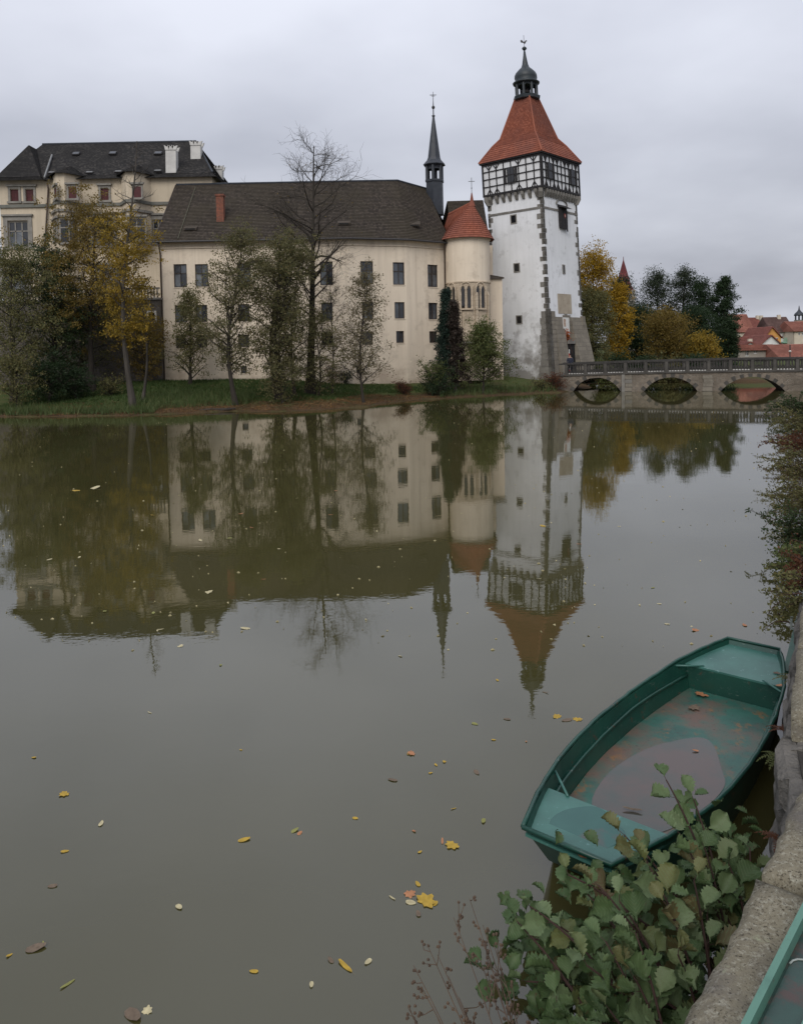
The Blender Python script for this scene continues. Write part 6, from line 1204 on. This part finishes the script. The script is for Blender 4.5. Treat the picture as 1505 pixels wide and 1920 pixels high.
for (x, y), rc, n, lm, sz_, lab in (((1490, 1110), .45, 24, 'lf_bush', .06, 'fresh green shrub at the wall foot near the square bracket'), ((1500, 1040), .6, 28, 'lf_ivy', .065, 'dark glossy shrub arching over the water past the fresh green one'), ((1503, 975), .75, 30, 'lf_olive', .065, 'olive shrub with long arching sprays over the water'), ((1503, 905), .95, 32, 'lf_olive', .07, 'olive bramble hanging over the water before the rust-red one'), ((1503, 860), 1.0, 32, 'lf_red', .075, 'rust-red bramble further along the right bank'), ((1500, 815), 1.3, 34, 'lf_olive', .09, 'olive scrub where the right bank nears the bridge'), ((1504, 785), 1.6, 38, 'lf_ivy', .11, 'dark scrub at the right bank closest to the bridge')):
    q = atz(x, y); sprig_bush('bank_shrub', lab, (q.x+.15, q.y, .15), rc, n, lm, sz_, int(y), .7)
for k, (f_, lm, lab) in enumerate(((.25, 'lf_olive', 'olive trailing plant on the wall top beyond the boat end'), (.65, 'lf_red', 'brownish trailing plant spilling over the wall top'), (.95, 'lf_bush', 'light green trailing plant further along the wall top'))):
    q = W2[2].lerp(W2[3], f_); sprig_bush('trailing_plant', lab, (q.x+.12, q.y, 1.0), .32, 11, lm, .05, 900+k, .25)
def fern(q, label, n, ln, lm, seed):
    r = np.random.default_rng(seed); q = Vector(q); T = thing('wall_fern', q, label, 'fern', 'plants in the wall joints')
    for i in range(n):
        az = math.atan2(du.x, -du.y)+r.normal(0, .8); p = curve(q, Vector((math.cos(az), math.sin(az), .7)), ln*r.uniform(.6, 1.1), 8, r, .05, -.17); f_ = MB(); f_.tube(p, .0025, 4, False)
        for k in range(1, 8):
            d = (p[k+1]-p[k]) if k < 8 else p[k]-p[k-1]; s_ = d.cross(Z).normalized(); w_ = ln*.30*(1-k/9)
            for sg in (-1, 1): a = p[k]; c_ = a+s_*sg*w_+d*.5; f_.face([a, a+d*.35+s_*sg*w_*.5, c_, a-d*.15+s_*sg*w_*.5])
        f_.build('frond', M[lm], T)
w1 = (W2[1]-W2[0]).normalized()
fern(W2[0]+Vector((.02, .0, .75)), 'yellow-green fern on the wall beneath the coping end', 7, .17, 'lf_bush', 1); fern(W2[0]+w1*.25+Vector((.03, .0, .95)), 'brown withered fern above the yellow-green one', 6, .14, 'lf_red', 2)
fern(W2[1]+Vector((.1, .1, 1.1)), 'small green tuft in the wall joint near the coping', 6, .14, 'lf_bush', 3); fern(W2[1]+Vector((.53, .85, .9)), 'dead russet tuft halfway along the wall', 9, .13, 'lf_red', 4); fern(W2[2]+Vector((-.03, -.2, .75)), 'grassy tuft at the wall beside the boat end', 8, .2, 'lf_olive', 5); fern(e0+du*.95-dn*.06+Z*.6, 'leafy green herb on the wall behind the alder shrub', 9, .25, 'lf_bush', 6)
# ------------------------------------------------------------------ leaves afloat
def pmat(name, c_): return mat(name, c_, tuple(x*.7 for x in c_), 30, .6, .2, 120, .002, .3)
LC_ = {'yellow': pmat('yellow_dead_leaf', (.44, .29, .04)), 'pale': pmat('pale_dead_leaf', (.50, .44, .26)), 'brown': pmat('brown_dead_leaf', (.15, .11, .075)), 'olive': pmat('olive_dead_leaf', (.24, .24, .07)), 'rust': pmat('orange_dead_leaf', (.42, .19, .09))}
def maple_pts():
    out = []
    for k, (a, rr) in enumerate(((-90, .2), (-58, .37), (-40, .31), (-12, .47), (2, .44), (14, .34), (34, .47), (46, .45), (64, .35), (84, .52), (96, .52), (116, .35), (134, .45), (146, .47), (166, .34), (178, .44), (192, .47), (220, .31), (238, .37))): out.append((rr*math.cos(rad(a)), rr*math.sin(rad(a))))
    return out
SH = {'maple': maple_pts(), 'oval': [(.5*math.cos(t_), .29*math.sin(t_)*(1+.2*math.cos(t_))) for t_ in np.linspace(0, 2*math.pi, 14, endpoint=False)], 'lance': [(.5*math.cos(t_), .13*math.sin(t_)) for t_ in np.linspace(0, 2*math.pi, 12, endpoint=False)]}
def leaf_mesh(kind, col):
    p = SH[kind]; n = len(p); V = [(0, 0, .0)]+[(x, y, .05*((x*x+y*y)/.25)*(1 if i % 3 else .4)) for i, (x, y) in enumerate(p)]; F = [(0, 1+i, 1+(i+1) % n) for i in range(n)]
    V += [(-.02 if kind != 'maple' else 0, -.01, .012), (.0, .012, .012), ((-.75, 0, .03) if kind != 'maple' else (.03, -.42, .03))]; F.append((n+1, n+2, n+3)); return fast_mesh('leaf', V, F, LC_[col])
LMESH = {}
random.seed(31)
def floater(x, y, wpx, kind, col, label=None, z=.004, on=None):
    k = (kind, col); LMESH.setdefault(k, leaf_mesh(kind, col)); q = atz(x, y, z); s_ = max(.03, wpx/FPX*(q-CAM).length); o = link('floating_leaf' if not on else 'fallen_leaf', LMESH[k], None, q)
    o.rotation_euler = (random.gauss(0, .09), random.gauss(0, .09), random.uniform(0, 6.28)); s_ *= .78 if col == 'brown' and wpx < 25 else .92; o.scale = (s_, s_*random.uniform(.8, 1), s_*random.uniform(.6, 1.6))
    base = {'maple': 'lobed', 'oval': 'oval', 'lance': 'narrow'}[kind]; lab = label or '%s %s leaf floating on the open pond' % ({'rust': 'orange', 'olive': 'olive green'}.get(col, col), base)
    return tag(o, lab, 'leaf', on or '%s %s leaves afloat on the pond' % ({'rust': 'orange', 'olive': 'olive green'}.get(col, col), base))
for a in ((122, 1488, 21, 'maple', 'yellow', 'lone yellow lobed leaf on open water away from other leaves'), (190, 1544, 15, 'oval', 'pale'), (122, 1596, 13, 'oval', 'yellow'), (99, 1661, 18, 'oval', 'brown'), (336, 1700, 16, 'oval', 'pale'), (68, 1777, 30, 'oval', 'brown', 'broad brown leaf afloat with a narrow olive leaf at its end'), (82, 1769, 12, 'lance', 'olive'), (18, 1791, 10, 'oval', 'yellow'), (127, 1845, 24, 'lance', 'olive'), (250, 1903, 34, 'oval', 'brown', 'largest brown leaf afloat, beside a pale lobed leaf'), (276, 1896, 18, 'maple', 'pale'), (458, 1574, 22, 'oval', 'yellow'), (552, 1557, 17, 'oval', 'olive'), (562, 1562, 11, 'oval', 'rust'), (666, 1534, 11, 'oval', 'yellow'), (476, 1821, 15, 'oval', 'yellow'), (620, 1800, 17, 'oval', 'brown'), (647, 1811, 34, 'lance', 'yellow'), (690, 1803, 15, 'oval', 'pale'), (584, 1846, 12, 'oval', 'pale'), (735, 1683, 15, 'lance', 'pale'), (797, 1690, 42, 'maple', 'yellow', 'big golden lobed leaf in the raft of leaves near the withered weed'), (783, 1657, 14, 'oval', 'yellow'), (768, 1675, 22, 'maple', 'rust'), (770, 1692, 18, 'oval', 'pale'), (784, 1713, 17, 'oval', 'brown'), (816, 1694, 12, 'oval', 'yellow'), (848, 1584, 30, 'maple', 'yellow', 'large yellow lobed leaf touching a narrow orange leaf on the water'), (829, 1577, 16, 'lance', 'rust'), (787, 1597, 9, 'oval', 'yellow'), (776, 1558, 9, 'oval', 'rust'), (906, 1539, 15, 'oval', 'olive'), (850, 1516, 12, 'lance', 'yellow'), (736, 1462, 22, 'oval', 'brown'), (772, 1412, 20, 'maple', 'rust'), (765, 1413, 9, 'oval', 'yellow'), (832, 1428, 10, 'maple', 'yellow'), (817, 1434, 9, 'oval', 'yellow'), (807, 1449, 8, 'oval', 'yellow'), (893, 1448, 19, 'oval', 'brown'), (890, 1357, 13, 'oval', 'olive'), (950, 1348, 16, 'oval', 'brown'), (1044, 1344, 19, 'maple', 'yellow'), (1062, 1350, 24, 'oval', 'brown'), (1082, 1348, 20, 'maple', 'yellow'), (925, 1387, 9, 'oval', 'yellow'), (986, 1390, 6, 'oval', 'rust'), (1303, 1182, 16, 'maple', 'rust'), (1250, 1170, 10, 'oval', 'pale'), (1395, 1172, 14, 'oval', 'rust'), (1022, 1298, 16, 'lance', 'brown'), (932, 1275, 9, 'oval', 'yellow'), (750, 1230, 10, 'oval', 'pale'), (460, 1178, 20, 'oval', 'pale'), (338, 1211, 14, 'maple', 'pale'), (281, 1336, 11, 'lance', 'pale'), (414, 1247, 9, 'oval', 'olive'), (288, 1149, 12, 'oval', 'olive'), (301, 1180, 14, 'lance', 'pale'), (390, 1110, 20, 'maple', 'pale'), (197, 1146, 12, 'oval', 'olive'), (149, 1045, 9, 'oval', 'pale'), (472, 989, 15, 'lance', 'rust'), (452, 963, 13, 'lance', 'rust'), (286, 966, 12, 'oval', 'yellow'), (430, 1009, 12, 'oval', 'olive'), (376, 1013, 13, 'oval', 'pale'), (93, 1049, 11, 'oval', 'pale'), (494, 1086, 11, 'lance', 'rust'), (523, 1029, 8, 'oval', 'pale'), (1017, 986, 16, 'oval', 'yellow'), (1085, 1020, 12, 'lance', 'rust'), (1010, 1085, 12, 'lance', 'pale'), (1223, 1102, 9, 'oval', 'olive'), (1235, 1132, 9, 'oval', 'pale'), (1160, 987, 7, 'oval', 'pale'), (175, 916, 30, 'oval', 'pale', 'broad pale raft-like leaf far out in the palace reflection'), (143, 920, 14, 'oval', 'yellow'), (630, 920, 9, 'oval', 'rust'), (620, 965, 10, 'lance', 'rust'), (64, 1420, 9, 'oval', 'yellow'), (452, 1406, 6, 'oval', 'yellow')): floater(*a)
r = np.random.default_rng(55); C = []
for i in range(480):                                          # countless far specks
    x, y = r.uniform(0, 1440), 790+r.uniform(0, 1)**1.6*430; q = atz(x, y, .004)
    if poly_in(np.array([(q.x, q.y)]), LA)[0] < -.3: C.append(tuple(q))
V, F = cards(np.array(C), .05, r, .97); tag(link('leaf_specks', fast_mesh('leaf_specks', V, F, LC_['pale'])), 'tiny scattered leaf specks floating far out on the pond', 'leaves', kind='stuff')
GB = 'leaves lying in the boat'
for x, y, wpx, kd, col, z, lab in ((1315, 1302, 28, 'maple', 'rust', FZ+.012, 'big orange lobed leaf on the boat floor near the far end'), (1299, 1326, 26, 'maple', 'brown', FZ+.012, 'wet brown lobed leaf on the boat floor'), (1270, 1299, 12, 'oval', 'brown', FZ+.012, 'small brown leaf at the far corner of the boat floor'), (1303, 1407, 11, 'oval', 'rust', FZ+.014, 'small orange leaf in the puddle'), (1185, 1517, 34, 'lance', 'brown', FZ+.02, 'crumpled brown leaf by the near deck edge'), (1093, 1606, 18, 'oval', 'rust', sheer(.1)-.045, 'orange leaf at the corner of the near deck'), (1460, 1285, 14, 'oval', 'rust', sheer(3.8)-.04, 'russet leaf by the far deck brace'), (1455, 1262, 16, 'maple', 'brown', sheer(3.9)-.04, 'dark brown leaf on the far deck')): floater(x, y, wpx, kd, col, lab, z, GB)
